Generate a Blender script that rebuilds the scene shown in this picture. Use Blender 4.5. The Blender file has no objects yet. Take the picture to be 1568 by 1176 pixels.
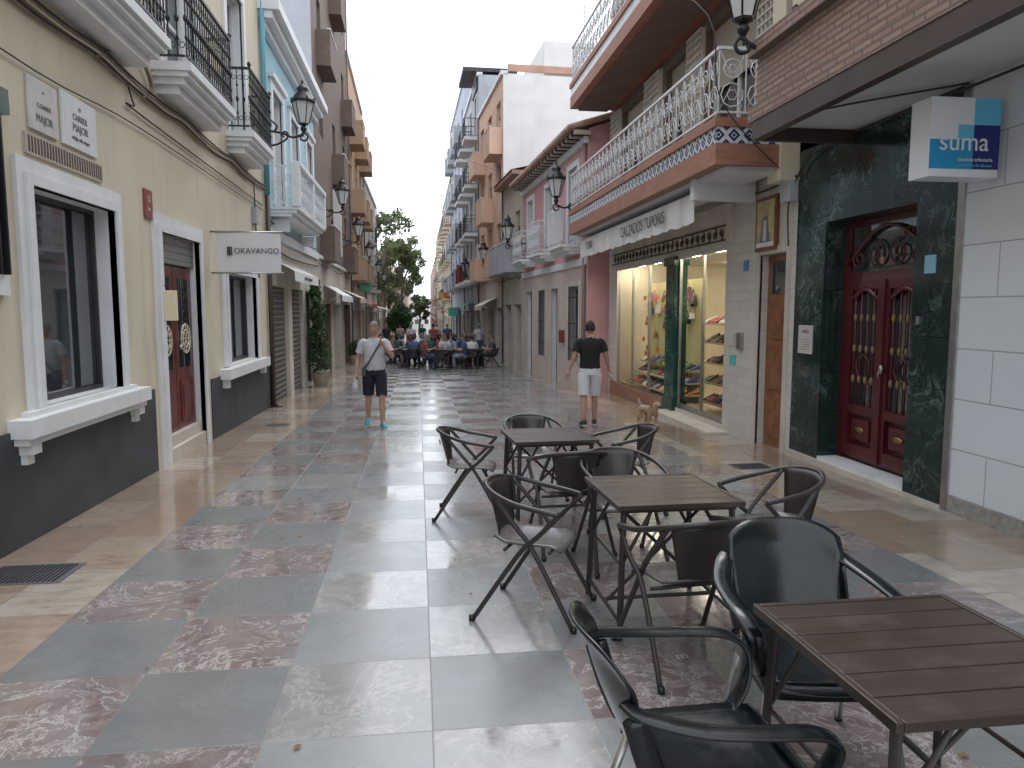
import bpy, math, random
from mathutils import Vector, Matrix
random.seed(7)
S=bpy.context.scene
COL=S.collection
K=0.0212
def g(y): return -K*y
# ------------------------------------------------------------ node helper
class NT:
    def __init__(s,name):
        s.m=bpy.data.materials.new(name); s.m.use_nodes=True
        s.t=s.m.node_tree; s.t.nodes.clear()
        s.out=s.t.nodes.new('ShaderNodeOutputMaterial')
        s.b=s.t.nodes.new('ShaderNodeBsdfPrincipled')
        s.t.links.new(s.b.outputs[0],s.out.inputs[0])
    def n(s,k): return s.t.nodes.new(k)
    def L(s,a,b): s.t.links.new(a,b)
    def put(s,sock,v):
        if isinstance(v,bpy.types.NodeSocket): s.L(v,sock)
        elif isinstance(v,(tuple,list)):
            sock.default_value=tuple(v)+((1,) if len(v)==3 and len(sock.default_value)==4 else ())
        else: sock.default_value=v
    def math(s,op,a,b=0.0,c=None,clamp=False):
        q=s.n('ShaderNodeMath'); q.operation=op; q.use_clamp=clamp
        s.put(q.inputs[0],a); s.put(q.inputs[1],b)
        if c is not None: s.put(q.inputs[2],c)
        return q.outputs[0]
    def mix(s,f,a,b,bt='MIX'):
        q=s.n('ShaderNodeMix'); q.data_type='RGBA'; q.blend_type=bt
        s.put(q.inputs[0],f); s.put(q.inputs[6],a); s.put(q.inputs[7],b)
        return q.outputs[2]
    def mixf(s,f,a,b):
        q=s.n('ShaderNodeMix'); q.data_type='FLOAT'
        s.put(q.inputs[0],f); s.put(q.inputs[2],a); s.put(q.inputs[3],b)
        return q.outputs[0]
    def pos(s): return s.n('ShaderNodeTexCoord').outputs['Object']
    def sep(s,v):
        q=s.n('ShaderNodeSeparateXYZ'); s.L(v,q.inputs[0]); return q.outputs
    def comb(s,x,y,z):
        q=s.n('ShaderNodeCombineXYZ'); s.put(q.inputs[0],x);s.put(q.inputs[1],y);s.put(q.inputs[2],z); return q.outputs[0]
    def noise(s,v,scale,det=4,rough=.55,dist=0):
        q=s.n('ShaderNodeTexNoise'); s.L(v,q.inputs['Vector']); q.inputs['Scale'].default_value=scale
        q.inputs['Detail'].default_value=det; q.inputs['Roughness'].default_value=rough; q.inputs['Distortion'].default_value=dist
        return q.outputs[0]
    def ss(s,v,a,b):
        q=s.n('ShaderNodeMapRange'); q.interpolation_type='SMOOTHSTEP'
        s.put(q.inputs[0],v); q.inputs[1].default_value=a;q.inputs[2].default_value=b
        return q.outputs[0]
    def bump(s,h,st,dist=.01):
        q=s.n('ShaderNodeBump'); q.inputs['Strength'].default_value=st; q.inputs['Distance'].default_value=dist
        s.L(h,q.inputs['Height']); s.L(q.outputs[0],s.b.inputs['Normal'])
    def vscale(s,v,k):
        q=s.n('ShaderNodeVectorMath'); q.operation='MULTIPLY'; s.L(v,q.inputs[0]); q.inputs[1].default_value=k; return q.outputs[0]
    def vadd(s,v,w):
        q=s.n('ShaderNodeVectorMath'); q.operation='ADD'; s.L(v,q.inputs[0]); s.L(w,q.inputs[1]); return q.outputs[0]
def mul(c,k): return tuple(min(1,x*k) for x in c)
_m={}
def M(name,c,rough=.7,var=.12,scale=1.5,bump=.15,bs=60,metal=0,streak=0,spec=.5,coat=0,ior=None):
    if name in _m: return _m[name]
    a=NT(name); p=a.pos()
    n1=a.noise(p,scale,5); 
    f=a.ss(n1,.3,.7)
    colr=a.mix(f,mul(c,1-var),mul(c,1+var))
    if streak:
        n2=a.noise(a.vscale(p,(3,3,.35)),1.6,5)
        colr=a.mix(a.math('MULTIPLY',a.ss(n2,.52,.75),streak),colr,mul(c,.55))
        n4=a.noise(p,6,6,.7); colr=a.mix(a.math('MULTIPLY',a.ss(n4,.6,.8),streak*.7),colr,mul(c,.6))
    a.put(a.b.inputs['Base Color'],colr)
    rr=a.noise(p,scale*4,3)
    a.put(a.b.inputs['Roughness'],a.math('ADD',a.math('MULTIPLY',rr,.2),max(.02,rough-.1)))
    a.b.inputs['Metallic'].default_value=metal
    a.b.inputs['Specular IOR Level'].default_value=spec
    a.b.inputs['Coat Weight'].default_value=coat
    if ior: a.b.inputs['IOR'].default_value=ior
    if bump: a.bump(a.noise(p,bs,4),bump,.005)
    _m[name]=a.m; return a.m
def plain(name,c,rough=.5,metal=0,emit=None,es=0):
    if name in _m: return _m[name]
    a=NT(name); a.put(a.b.inputs['Base Color'],c); a.b.inputs['Roughness'].default_value=rough; a.b.inputs['Metallic'].default_value=metal
    if emit: a.put(a.b.inputs['Emission Color'],emit); a.b.inputs['Emission Strength'].default_value=es
    _m[name]=a.m; return a.m
def paneglass(name,c,rough=.03,ior=1.9):
    a=NT(name); p=a.pos(); a.put(a.b.inputs['Base Color'],c); a.b.inputs['Roughness'].default_value=rough; a.b.inputs['IOR'].default_value=ior
    a.bump(a.noise(p,1.3,2),.06,.02); _m[name]=a.m; return a.m
def brickmat(name,c1,c2,mortar,bw=.25,rh=.065,ms=.012,rough=.8,vary=.3,bst=.6,offs=.5):
    a=NT(name); p=a.sep(a.pos()); v=a.comb(a.math('ADD',p[0],p[1]),p[2],0)
    q=a.n('ShaderNodeTexBrick'); a.L(v,q.inputs['Vector']); q.inputs['Scale'].default_value=1
    q.inputs['Brick Width'].default_value=bw; q.inputs['Row Height'].default_value=rh; q.inputs['Mortar Size'].default_value=ms
    q.inputs['Mortar Smooth'].default_value=.1; q.offset=offs
    a.put(q.inputs['Color1'],c1);a.put(q.inputs['Color2'],c2);a.put(q.inputs['Mortar'],mortar)
    nz=a.ss(a.noise(a.pos(),2.2,6),.3,.75)
    colr=a.mix(a.math('MULTIPLY',nz,vary),q.outputs[0],mul(c1,.55))
    a.put(a.b.inputs['Base Color'],colr); a.b.inputs['Roughness'].default_value=rough
    h=a.math('ADD',a.math('MULTIPLY',q.outputs[1],-1.0),a.math('MULTIPLY',a.noise(a.pos(),50,3),.3))
    a.bump(h,bst,.006); _m[name]=a.m; return a.m
def slatmat(name,c,period,rough=.5,metal=0,st=.8):
    a=NT(name); p=a.sep(a.pos()); fz=a.math('FRACT',a.math('DIVIDE',p[2],period))
    n=a.noise(a.pos(),3,4)
    colr=a.mix(a.ss(fz,.8,.98),a.mix(n,mul(c,.8),mul(c,1.1)),mul(c,.3))
    a.put(a.b.inputs['Base Color'],colr); a.b.inputs['Roughness'].default_value=rough;a.b.inputs['Metallic'].default_value=metal
    a.bump(fz,st,.01); _m[name]=a.m; return a.m
def marble(name,c,vein,scale=3,rough=.18,tile=None,vw=.05):
    a=NT(name); p=a.pos(); n=a.noise(p,scale,6,.6,1.2); n2=a.noise(p,scale*3.1,6,.6,.8)
    v=a.math('SUBTRACT',1.0,a.ss(a.math('ABSOLUTE',a.math('SUBTRACT',n,.5)),0,vw))
    v2=a.math('SUBTRACT',1.0,a.ss(a.math('ABSOLUTE',a.math('SUBTRACT',n2,.5)),0,vw*.7))
    f=a.math('MULTIPLY',a.math('MAXIMUM',v,a.math('MULTIPLY',v2,.6)),a.ss(a.noise(p,1.7,3),.42,.65))
    base=a.mix(n2,mul(c,.55),mul(c,1.5))
    colr=a.mix(a.math('MULTIPLY',f,.75),base,vein)
    if tile:
        s=a.sep(p); v=a.comb(a.math('ADD',s[0],s[1]),s[2],0); q=a.n('ShaderNodeTexBrick'); a.L(v,q.inputs['Vector']); q.offset=0
        q.inputs['Scale'].default_value=1;q.inputs['Brick Width'].default_value=tile[0];q.inputs['Row Height'].default_value=tile[1];q.inputs['Mortar Size'].default_value=.004
        a.put(q.inputs['Color1'],(0,0,0));a.put(q.inputs['Color2'],(0,0,0));a.put(q.inputs['Mortar'],(1,1,1))
        colr=a.mix(q.outputs[1],colr,mul(c,.25))
    a.put(a.b.inputs['Base Color'],colr); a.b.inputs['Roughness'].default_value=rough
    _m[name]=a.m; return a.m
def glassmat():
    a=NT('shop_glass'); a.t.nodes.remove(a.b); f=a.n('ShaderNodeFresnel'); f.inputs[0].default_value=1.25
    t=a.n('ShaderNodeBsdfTransparent'); gl=a.n('ShaderNodeBsdfGlossy'); gl.inputs['Roughness'].default_value=.01
    mx=a.n('ShaderNodeMixShader'); a.L(f.outputs[0],mx.inputs[0]);a.L(t.outputs[0],mx.inputs[1]);a.L(gl.outputs[0],mx.inputs[2]);a.L(mx.outputs[0],a.out.inputs[0])
    t.inputs[0].default_value=(.93,.95,.94,1)
    _m['sg']=a.m; return a.m
# ------------------------------------------------------------ ground material
def groundmat():
    a=NT('street_paving'); P=a.pos(); s=a.sep(P); x,y=s[0],s[1]
    T=.69
    cx=a.math('DIVIDE',a.math('ADD',x,2.03),T); cy=a.math('DIVIDE',a.math('SUBTRACT',y,3.65),T)
    ix=a.math('FLOOR',cx);iy=a.math('FLOOR',cy);fx=a.math('FRACT',cx);fy=a.math('FRACT',cy)
    chk0=a.math('FLOORED_MODULO',a.math('ADD',ix,iy),2.0)
    wn=a.n('ShaderNodeTexWhiteNoise'); wn.noise_dimensions='3D'; a.L(a.comb(ix,iy,3.3),wn.inputs[0]); R=wn.outputs[0]; RC=wn.outputs[1]
    rs=a.sep(RC); R2_=rs[0]
    flip=a.math('GREATER_THAN',R2_,.94)
    chk=a.math('ABSOLUTE',a.math('SUBTRACT',chk0,flip))
    PV=a.vadd(P,a.vscale(RC,(9,9,9)))
    n=a.noise(PV,1.7,8,.66,1.6); n2=a.noise(PV,5.0,8,.66,1.6); nf=a.noise(PV,22,5,.7)
    v=a.math('SUBTRACT',1.0,a.ss(a.math('ABSOLUTE',a.math('SUBTRACT',n,.5)),0,.014))
    v2=a.math('SUBTRACT',1.0,a.ss(a.math('ABSOLUTE',a.math('SUBTRACT',n2,.53)),0,.020))
    vm=a.ss(a.noise(PV,2.2,3),.42,.60)
    vein=a.math('MAXIMUM',a.math('MULTIPLY',v,.9),a.math('MULTIPLY',a.math('MULTIPLY',v2,vm),.9))
    cen=a.math('MULTIPLY',a.math('GREATER_THAN',ix,1.5),a.math('LESS_THAN',ix,3.5))
    cenr=a.math('MULTIPLY',a.math('GREATER_THAN',ix,1.5),a.math('LESS_THAN',ix,2.5))
    pink=a.mix(a.ss(n2,.34,.68),(.170,.122,.118),(.25,.195,.188))
    pink=a.mix(a.ss(n,.4,.7),pink,(.235,.20,.195))
    pale=a.mix(a.ss(n2,.3,.7),(.26,.255,.25),(.33,.325,.315))
    mar=a.mix(a.math('MAXIMUM',cen,a.math('GREATER_THAN',R,.84)),pink,pale)
    mar=a.mix(vein,mar,(.50,.475,.46))
    sl=a.mix(a.ss(n,.3,.7),(.155,.164,.165),(.19,.198,.199))
    sl2=a.mix(a.ss(n,.3,.7),(.215,.223,.226),(.255,.263,.265))
    sl=a.mix(cenr,sl,sl2)
    sl=a.mix(a.math('MULTIPLY',v,.12),sl,(.4,.4,.38))
    cent=a.mix(chk,sl,mar)
    cent=a.mix(a.math('MULTIPLY',a.math('SUBTRACT',R,.3,clamp=True),.42),cent,(.10,.098,.10))
    cent=a.mix(a.math('MULTIPLY',a.ss(nf,.5,.75),.2),cent,(.09,.085,.085))
    jx=a.math('ABSOLUTE',a.math('SUBTRACT',fx,.5)); jy=a.math('ABSOLUTE',a.math('SUBTRACT',fy,.5))
    J=a.math('GREATER_THAN',a.math('MAXIMUM',jx,jy),.4945)
    bx=a.math('DIVIDE',a.math('ADD',x,3.07),.52); bix=a.math('FLOOR',bx)
    by=a.math('ADD',a.math('DIVIDE',y,.82),a.math('MULTIPLY',bix,.5)); biy=a.math('FLOOR',by)
    wb=a.n('ShaderNodeTexWhiteNoise'); wb.noise_dimensions='3D'; a.L(a.comb(bix,biy,1.7),wb.inputs[0])
    PB=a.vadd(P,a.vscale(wb.outputs[1],(7,7,7)))
    nb=a.noise(a.vscale(PB,(1,3,1)),3,7,.65,.8)
    b0=a.mix(wb.outputs[0],(.30,.225,.165),(.39,.32,.25))
    b0=a.mix(a.math('GREATER_THAN',wb.outputs[0],.8),b0,(.44,.39,.33))
    b0=a.mix(a.ss(nb,.42,.8),b0,(.25,.17,.12))
    b0=a.mix(a.math('MULTIPLY',a.ss(a.noise(PB,14,5,.7),.5,.75),.3),b0,(.18,.12,.09))
    JB=a.math('GREATER_THAN',a.math('MAXIMUM',a.math('ABSOLUTE',a.math('SUBTRACT',a.math('FRACT',bx),.5)),a.math('ABSOLUTE',a.math('SUBTRACT',a.math('FRACT',by),.5))),.4935)
    isb=a.math('MAXIMUM',a.math('LESS_THAN',x,-2.03),a.math('GREATER_THAN',x,3.49))
    colr=a.mix(isb,cent,b0); JJ=a.mixf(isb,J,JB)
    colr=a.mix(a.math('MULTIPLY',JJ,.6),colr,(.10,.09,.085))
    dirt=a.ss(a.noise(P,.9,8,.7),.5,.8)
    colr=a.mix(a.math('MULTIPLY',dirt,.35),colr,(.11,.105,.10))
    spots=a.math('GREATER_THAN',a.noise(P,11,1),.79)
    colr=a.mix(a.math('MULTIPLY',spots,.5),colr,(.06,.06,.06))
    a.put(a.b.inputs['Base Color'],colr)
    rg=a.mixf(isb,a.mixf(chk,.20,.085),.09)
    rg=a.math('ADD',rg,a.math('MULTIPLY',a.math('SUBTRACT',a.noise(P,2.6,7,.7),.45),.34))
    rg=a.math('ADD',rg,a.math('MULTIPLY',JJ,.3))
    rg=a.math('ADD',rg,a.math('MULTIPLY',R,.08))
    a.put(a.b.inputs['Roughness'],a.math('MAXIMUM',rg,.05))
    a.b.inputs['IOR'].default_value=1.95
    h=a.math('SUBTRACT',a.math('ADD',a.math('MULTIPLY',a.noise(P,45,4),.08),a.math('MULTIPLY',a.noise(P,3,3),1.1)),JJ)
    a.bump(h,.25,.004)
    return a.m
# ------------------------------------------------------------ builder
def empty(name,loc=(0,0,0),rot=0,parent=None):
    o=bpy.data.objects.new(name,None); COL.objects.link(o); o.location=loc; o.rotation_euler=(0,0,rot)
    o.empty_display_size=.2
    if parent: o.parent=parent
    return o
class B:
    def __init__(s,name,P0=(0,0),P1=None,side=None,loc=(0,0,0),rot=0):
        s.root=empty(name,loc,rot); s.parts={}; s.cur='body'
        s.O=Vector((P0[0],P0[1],0)); s.D=Vector((1,0,0)); s.N=Vector((0,1,0)); s.len=0
        if P1 is not None:
            d=Vector((P1[0]-P0[0],P1[1]-P0[1],0)); s.len=d.length; d.normalize(); s.D=d
            s.N=Vector((d.y,-d.x,0)) if side=='L' else Vector((-d.y,d.x,0))
            s.side=side
    def P(s,a,n,z): 
        v=s.O+s.D*a+s.N*n; return (v.x,v.y,z+v.z)
    def part(s,name): s.cur=name; return s
    def _g(s):
        return s.parts.setdefault(s.cur,dict(v=[],f=[],m=[],sm=[],ml=[]))
    def mi(s,p,mat):
        if mat not in p['ml']: p['ml'].append(mat)
        return p['ml'].index(mat)
    def add(s,vs,fs,mat,smooth=False,world=False):
        p=s._g(); b=len(p['v']); i=s.mi(p,mat)
        p['v']+= [tuple(v) if world else s.P(*v) for v in vs]
        for f in fs: p['f'].append([b+q for q in f]); p['m'].append(i); p['sm'].append(smooth)
    def quad(s,mat,*vs): s.add(vs,[list(range(len(vs)))],mat)
    def box(s,mat,s0,s1,n0,n1,z0,z1):
        v=[(a,n,z) for z in (z0,z1) for n in (n0,n1) for a in (s0,s1)]
        s.add(v,[(0,1,3,2),(4,6,7,5),(0,4,5,1),(2,3,7,6),(0,2,6,4),(1,5,7,3)],mat)
    def tube(s,mat,pts,r,seg=8,smooth=True,cap=True,spline=0,flat=None,closed=False):
        P=[Vector(s.P(*p)) for p in pts]
        if spline: P=catmull(P,spline,closed)
        rr=r if isinstance(r,(list,tuple)) else None
        n=len(P); vs=[];fs=[]; prev=None
        for i,p in enumerate(P):
            if closed: t=(P[(i+1)%n]-P[i-1])
            else: t=(P[min(i+1,n-1)]-P[max(i-1,0)])
            t.normalize()
            if flat is not None:
                side=Vector(flat); side=(side-t*side.dot(t)).normalized(); u=side.cross(t)
            else:
                if prev is None:
                    up=Vector((0,0,1)) if abs(t.z)<.9 else Vector((1,0,0)); side=t.cross(up).normalized()
                else: side=(prev-t*prev.dot(t)).normalized()
                prev=side; u=side.cross(t)
            if rr is None: ra=rb=r
            elif flat is not None: ra,rb=rr
            else:
                q=i/(n-1)*(len(rr)-1); j=min(int(q),len(rr)-2); ra=rb=rr[j]+(rr[j+1]-rr[j])*(q-j)
            for k in range(seg):
                a=2*math.pi*k/seg; vs.append(p+side*math.cos(a)*ra+u*math.sin(a)*rb)
        m=n if closed else n-1
        for i in range(m):
            for k in range(seg):
                a=i*seg+k;b=i*seg+(k+1)%seg;c=((i+1)%n)*seg+(k+1)%seg;d=((i+1)%n)*seg+k; fs.append((a,b,c,d))
        if cap and not closed: fs.append(list(range(seg))[::-1]); fs.append([ (n-1)*seg+k for k in range(seg)])
        s.add(vs,fs,mat,smooth,world=True)
    def lathe(s,mat,c,prof,seg=12,smooth=True,rot=0):
        vs=[];fs=[]
        for r,z in prof:
            for k in range(seg):
                a=2*math.pi*k/seg+rot; vs.append((c[0]+r*math.cos(a),c[1]+r*math.sin(a),c[2]+z))
        for i in range(len(prof)-1):
            for k in range(seg): fs.append((i*seg+k,i*seg+(k+1)%seg,(i+1)*seg+(k+1)%seg,(i+1)*seg+k))
        fs.append(list(range(seg))[::-1]); fs.append([(len(prof)-1)*seg+k for k in range(seg)])
        s.add(vs,fs,mat,smooth)
    def grid(s,mat,fn,nu,nv,th=0,smooth=True):
        vs=[];fs=[]
        for j in range(nv+1):
            for i in range(nu+1): vs.append(fn(i/nu,j/nv))
        for j in range(nv):
            for i in range(nu):
                a=j*(nu+1)+i; fs.append((a,a+1,a+nu+2,a+nu+1))
        s.add(vs,fs,mat,smooth)
    def ell(s,mat,c,r,nu=12,nv=8):
        def fn(u,v):
            a=u*2*math.pi;b=(v-.5)*math.pi; return (c[0]+r[0]*math.cos(b)*math.cos(a),c[1]+r[1]*math.cos(b)*math.sin(a),c[2]+r[2]*math.sin(b))
        s.grid(mat,fn,nu,nv)
    def text(s,body,mat,loc,size,right,up,ext=.002,align='CENTER',name='lettering',sx=1):
        c=bpy.data.curves.new(name,'FONT'); c.body=body; c.size=size; c.extrude=ext; c.align_x=align; c.align_y='CENTER'; c.materials.append(mat)
        o=bpy.data.objects.new(name,c); COL.objects.link(o); o.parent=s.root
        r=Vector(right).normalized();u=Vector(up).normalized();n=r.cross(u)
        m=Matrix((( r.x*sx,u.x,n.x,loc[0]),(r.y*sx,u.y,n.y,loc[1]),(r.z*sx,u.z,n.z,loc[2]),(0,0,0,1)))
        o.matrix_local=m
        return o
    def done(s,bevel=0,solid=None):
        obs=[]
        for nm,p in s.parts.items():
            me=bpy.data.meshes.new(nm); me.from_pydata(p['v'],[],p['f'])
            for m in p['ml']: me.materials.append(m)
            me.polygons.foreach_set('material_index',p['m']); me.polygons.foreach_set('use_smooth',p['sm']); me.update()
            o=bpy.data.objects.new(nm,me); COL.objects.link(o); o.parent=s.root; obs.append(o)
            if solid and nm in solid:
                q=o.modifiers.new('s','SOLIDIFY'); q.thickness=solid[nm]; q.offset=0
            if bevel and not (solid and nm in solid):
                q=o.modifiers.new('b','BEVEL'); q.width=bevel; q.segments=2; q.limit_method='ANGLE'
        return obs
    def panel(s,mat,s0,s1,z0,z1,ops,n=0):
        ss=sorted(set([s0,s1]+[min(max(q,s0),s1) for o in ops for q in o[:2]])); zz=sorted(set([z0,z1]+[min(max(q,z0),z1) for o in ops for q in o[2:4]]))
        for i in range(len(ss)-1):
            for j in range(len(zz)-1):
                a=(ss[i]+ss[i+1])/2;b=(zz[j]+zz[j+1])/2
                if any(o[0]<a<o[1] and o[2]<b<o[3] for o in ops): continue
                s.quad(mat,(ss[i],n,zz[j]),(ss[i+1],n,zz[j]),(ss[i+1],n,zz[j+1]),(ss[i],n,zz[j+1]))
    def reveal(s,mat,s0,s1,z0,z1,d,n=0):
        s.quad(mat,(s0,n,z0),(s0,n-d,z0),(s0,n-d,z1),(s0,n,z1)); s.quad(mat,(s1,n,z0),(s1,n-d,z0),(s1,n-d,z1),(s1,n,z1))
        s.quad(mat,(s0,n,z0),(s1,n,z0),(s1,n-d,z0),(s0,n-d,z0)); s.quad(mat,(s0,n,z1),(s1,n,z1),(s1,n-d,z1),(s0,n-d,z1))
    def window(s,s0,s1,z0,z1,d=.2,fr=None,glass=None,rev=None,fw=.06,mull=1,blind=0,blindmat=None,n=0,rail=0):
        s.reveal(rev,s0,s1,z0,z1,d,n)
        s.quad(glass,(s0,n-d,z0),(s1,n-d,z0),(s1,n-d,z1),(s0,n-d,z1))
        a0,a1=n-d+.003,n-d+.05
        s.box(fr,s0,s0+fw,a0,a1,z0,z1);s.box(fr,s1-fw,s1,a0,a1,z0,z1)
        s.box(fr,s0+fw,s1-fw,a0,a1,z0,z0+fw);s.box(fr,s0+fw,s1-fw,a0,a1,z1-fw,z1)
        for k in range(mull):
            c=s0+(s1-s0)*(k+1)/(mull+1); s.box(fr,c-fw/2,c+fw/2,a0,a1-.004,z0+fw,z1-fw)
        if rail: s.box(fr,s0+fw,s1-fw,a0,a1-.006,z0+rail,z0+rail+.05)
        if blind>0:
            zb=z1-(z1-z0)*blind; s.box(blindmat,s0+.004,s1-.004,n-d+.055,n-d+.08,zb,z1-.004)
    def trim(s,mat,s0,s1,z0,z1,w=.15,p=.04,bottom=False,n=0):
        s.box(mat,s0-w,s0,n+.002-.03,n+p,z0,z1);s.box(mat,s1,s1+w,n-.028,n+p,z0,z1);s.box(mat,s0-w,s1+w,n-.028,n+p,z1,z1+w)
        if bottom: s.box(mat,s0-w-.05,s1+w+.05,n-.028,n+p+.08,z0-.08,z0)
    def shell(s,mat,z0,z1,depth,roof,sidemat=None,sz=None):
        sm=sidemat or mat; L=s.len
        s.quad(sm,(0,0,z0),(0,-depth,z0),(0,-depth,z1),(0,0,z1)); s.quad(mat,(L,0,z0),(L,-depth,z0),(L,-depth,z1),(L,0,z1))
        s.quad(mat,(0,-depth,z0),(L,-depth,z0),(L,-depth,z1),(0,-depth,z1)); s.quad(roof,(0,0,z1),(L,0,z1),(L,-depth,z1),(0,-depth,z1))
    def railing(s,mat,s0,s1,n1,z,h,style='iron',n0=0,step=.12):
        segs=[((s0,n1),(s1,n1)),((s0,n0),(s0,n1)),((s1,n0),(s1,n1))]
        t=.012
        for (a,b) in segs:
            L=math.hypot(b[0]-a[0],b[1]-a[1]); ds=abs(b[0]-a[0])>abs(b[1]-a[1])
            def bx(m,q0,q1,w,z0,z1):
                if ds: s.box(m,a[0]+q0,a[0]+q1,n1-w,n1+w,z0,z1)
                else: s.box(m,a[0]-w,a[0]+w,a[1]+q0,a[1]+q1,z0,z1)
            def pt(q,zz): return (a[0]+(q if ds else 0),a[1]+(0 if ds else q),zz)
            e=.02
            bx(mat,-e if ds else 0,L+e if ds else L-.022,.02,z+h-.035,z+h)
            bx(mat,0,L-(0 if ds else .022),.012,z+.06,z+.085)
            n=max(2,int(L/step))
            for i in range(n+1):
                q=i*L/n; 
                if not ds and i==n: continue
                if style=='iron':
                    bx(mat,q-t/1.6,q+t/1.6,t/1.6,z+.085,z+h-.035)
                    if ds or L>.3:
                        s.ell(mat,pt(q,z+h*.5),(.028,.028,.05),6,4)
                        s.ell(mat,pt(q,z+h*.28),(.02,.02,.03),6,4); s.ell(mat,pt(q,z+h*.72),(.02,.02,.03),6,4)
                        if i<n:
                            c=q+L/n/2
                            for zc in (z+h*.2,z+h*.84):
                                s.tube(mat,[pt(c+.035*math.cos(k*1.047),zc+.035*math.sin(k*1.047)) for k in range(6)],.006,4,closed=True,cap=False)
                elif style=='scroll':
                    bx(mat,q-.006,q+.006,.006,z+.085,z+h-.035)
                    if i<n:
                        c=q+L/n/2; R=L/n*.42
                        for zc,RR in ((z+h*.33,R),(z+h*.7,R*.8)):
                            pts=[]
                            for k in range(9):
                                an=2*math.pi*k/9; pp=pt(c+RR*math.cos(an),zc+RR*math.sin(an)); pts.append(pp)
                            s.tube(mat,pts,.009,4,closed=True,cap=False)
                            s.tube(mat,[pt(c+RR*.45*math.cos(2*math.pi*k/6),zc+RR*.45*math.sin(2*math.pi*k/6)) for k in range(6)],.007,4,closed=True,cap=False)
                        s.tube(mat,[pt(q+.01,z+.09),pt(c,z+h*.5),pt(q+L/n-.01,z+.09)],.006,4); s.tube(mat,[pt(q+.01,z+h-.04),pt(c,z+h*.5),pt(q+L/n-.01,z+h-.04)],.006,4)
                elif style=='precast':
                    bx(mat,q-.03,q+.03,.03,z+.085,z+h-.035)
                elif style=='plain':
                    bx(mat,q-.007,q+.007,.007,z+.085,z+h-.035)
def catmull(P,k,closed=False):
    n=len(P); out=[]
    m=n if closed else n-1
    for i in range(m):
        if closed: p0,p1,p2,p3=P[i-1],P[i],P[(i+1)%n],P[(i+2)%n]
        else: p0,p1,p2,p3=P[max(i-1,0)],P[i],P[i+1],P[min(i+2,n-1)]
        for j in range(k):
            t=j/k; out.append(.5*((2*p1)+(p2-p0)*t+(2*p0-5*p1+4*p2-p3)*t*t+(3*p1-p0-3*p2+p3)*t**3))
    if not closed: out.append(P[-1].copy())
    return out
# ------------------------------------------------------------ materials
cream=M('cream_render',(.62,.55,.42),.85,.05,1.2,.25,30,streak=.24)
white=M('white_render',(.74,.73,.72),.8,.05,1.5,.15,30,streak=.15)
whitetrim=M('white_trim',(.70,.71,.72),.55,.05,3,.06,30,streak=.2)
plinthm=M('slate_plinth',(.045,.05,.06),.6,.25,2,.35,18,streak=.2)
blueR=M('light_blue_render',(.36,.55,.62),.85,.06,1.2,.15,30,streak=.2)
beige=M('beige_render',(.50,.44,.37),.85,.08,1.2,.2,30,streak=.25)
pinkR=M('pink_render',(.56,.31,.31),.85,.07,1.2,.2,30,streak=.25)
salmon=M('salmon_render',(.68,.47,.35),.85,.06,1.2,.15,30,streak=.15)
orange=M('ochre_render',(.50,.32,.20),.85,.07,1.2,.15,30,streak=.2)
balbr=M('tan_balcony_render',(.40,.28,.19),.85,.07,1.2,.15,30,streak=.25)
greyR=M('grey_render',(.40,.42,.45),.85,.07,1.2,.15,30,streak=.2)
stonec=M('cream_stone',(.55,.50,.43),.7,.1,2,.3,25,streak=.2)
iron=M('black_iron',(.012,.012,.014),.45,.2,8,.1,80)
irong=M('grey_iron',(.10,.10,.11),.5,.2,8,.1,80)
whitem=M('white_painted_metal',(.66,.67,.68),.45,.05,8,.05,80)
glassd=paneglass('dark_window_glass',(.035,.042,.050),.03,2.3) 
glassc=paneglass('curtained_glass',(.25,.25,.25),.1,1.6)
winw=M('white_window_frame',(.66,.66,.66),.5,.05,3,.03,30)
wind=M('dark_window_frame',(.03,.03,.033),.45,.2,3,.03,30)
woodb=M('brown_wood',(.16,.06,.028),.4,.3,6,.2,30,coat=.2)
winered=M('wine_red_paint',(.085,.010,.014),.35,.15,4,.05,40,coat=.3)
doorred=M('dark_red_door_paint',(.13,.022,.016),.4,.2,4,.08,40,coat=.2)
blindm=slatmat('roller_blind',(.45,.41,.35),.045,.6)
rollerm=slatmat('metal_shutter',(.30,.29,.28),.09,.45,.4)
rooft=brickmat('roof_tiles',(.34,.18,.11),(.28,.15,.1),(.12,.07,.05),.2,.3,.02)
brickbr=brickmat('brown_brick',(.20,.13,.10),(.15,.10,.08),(.16,.13,.11),.24,.07,.012)
brickred=brickmat('terracotta_brick',(.40,.18,.115),(.33,.14,.09),(.3,.18,.13),.24,.06,.006,.6)
brickor=brickmat('overhang_brick',(.37,.24,.19),(.29,.185,.145),(.15,.12,.10),.25,.06,.012)
whitetile=brickmat('white_ceramic_tile',(.70,.75,.81),(.68,.73,.79),(.38,.40,.43),.9,.45,.006,.15,.02,.3)
stonetile=brickmat('travertine_blocks',(.62,.59,.55),(.56,.53,.49),(.44,.41,.37),.6,.14,.004,.55,.10,.5)
greenmar=marble('green_marble',(.014,.031,.028),(.15,.22,.21),2.6,.13,(.62,.48),.035)
greencol=marble('green_marble_column',(.010,.06,.042),(.15,.3,.24),4,.12)
steel=M('brushed_steel',(.45,.45,.45),.35,.1,8,.05,80,metal=1)
alu=M('aluminium_tube',(.55,.55,.56),.35,.1,8,.03,80,metal=1)
darkbrown=M('dark_brown_paint',(.06,.037,.03),.45,.15,4,.05,40)
roofg=M('flat_roof',(.35,.33,.3),.9,.1,1,.2,20)
sgl=glassmat()
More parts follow.
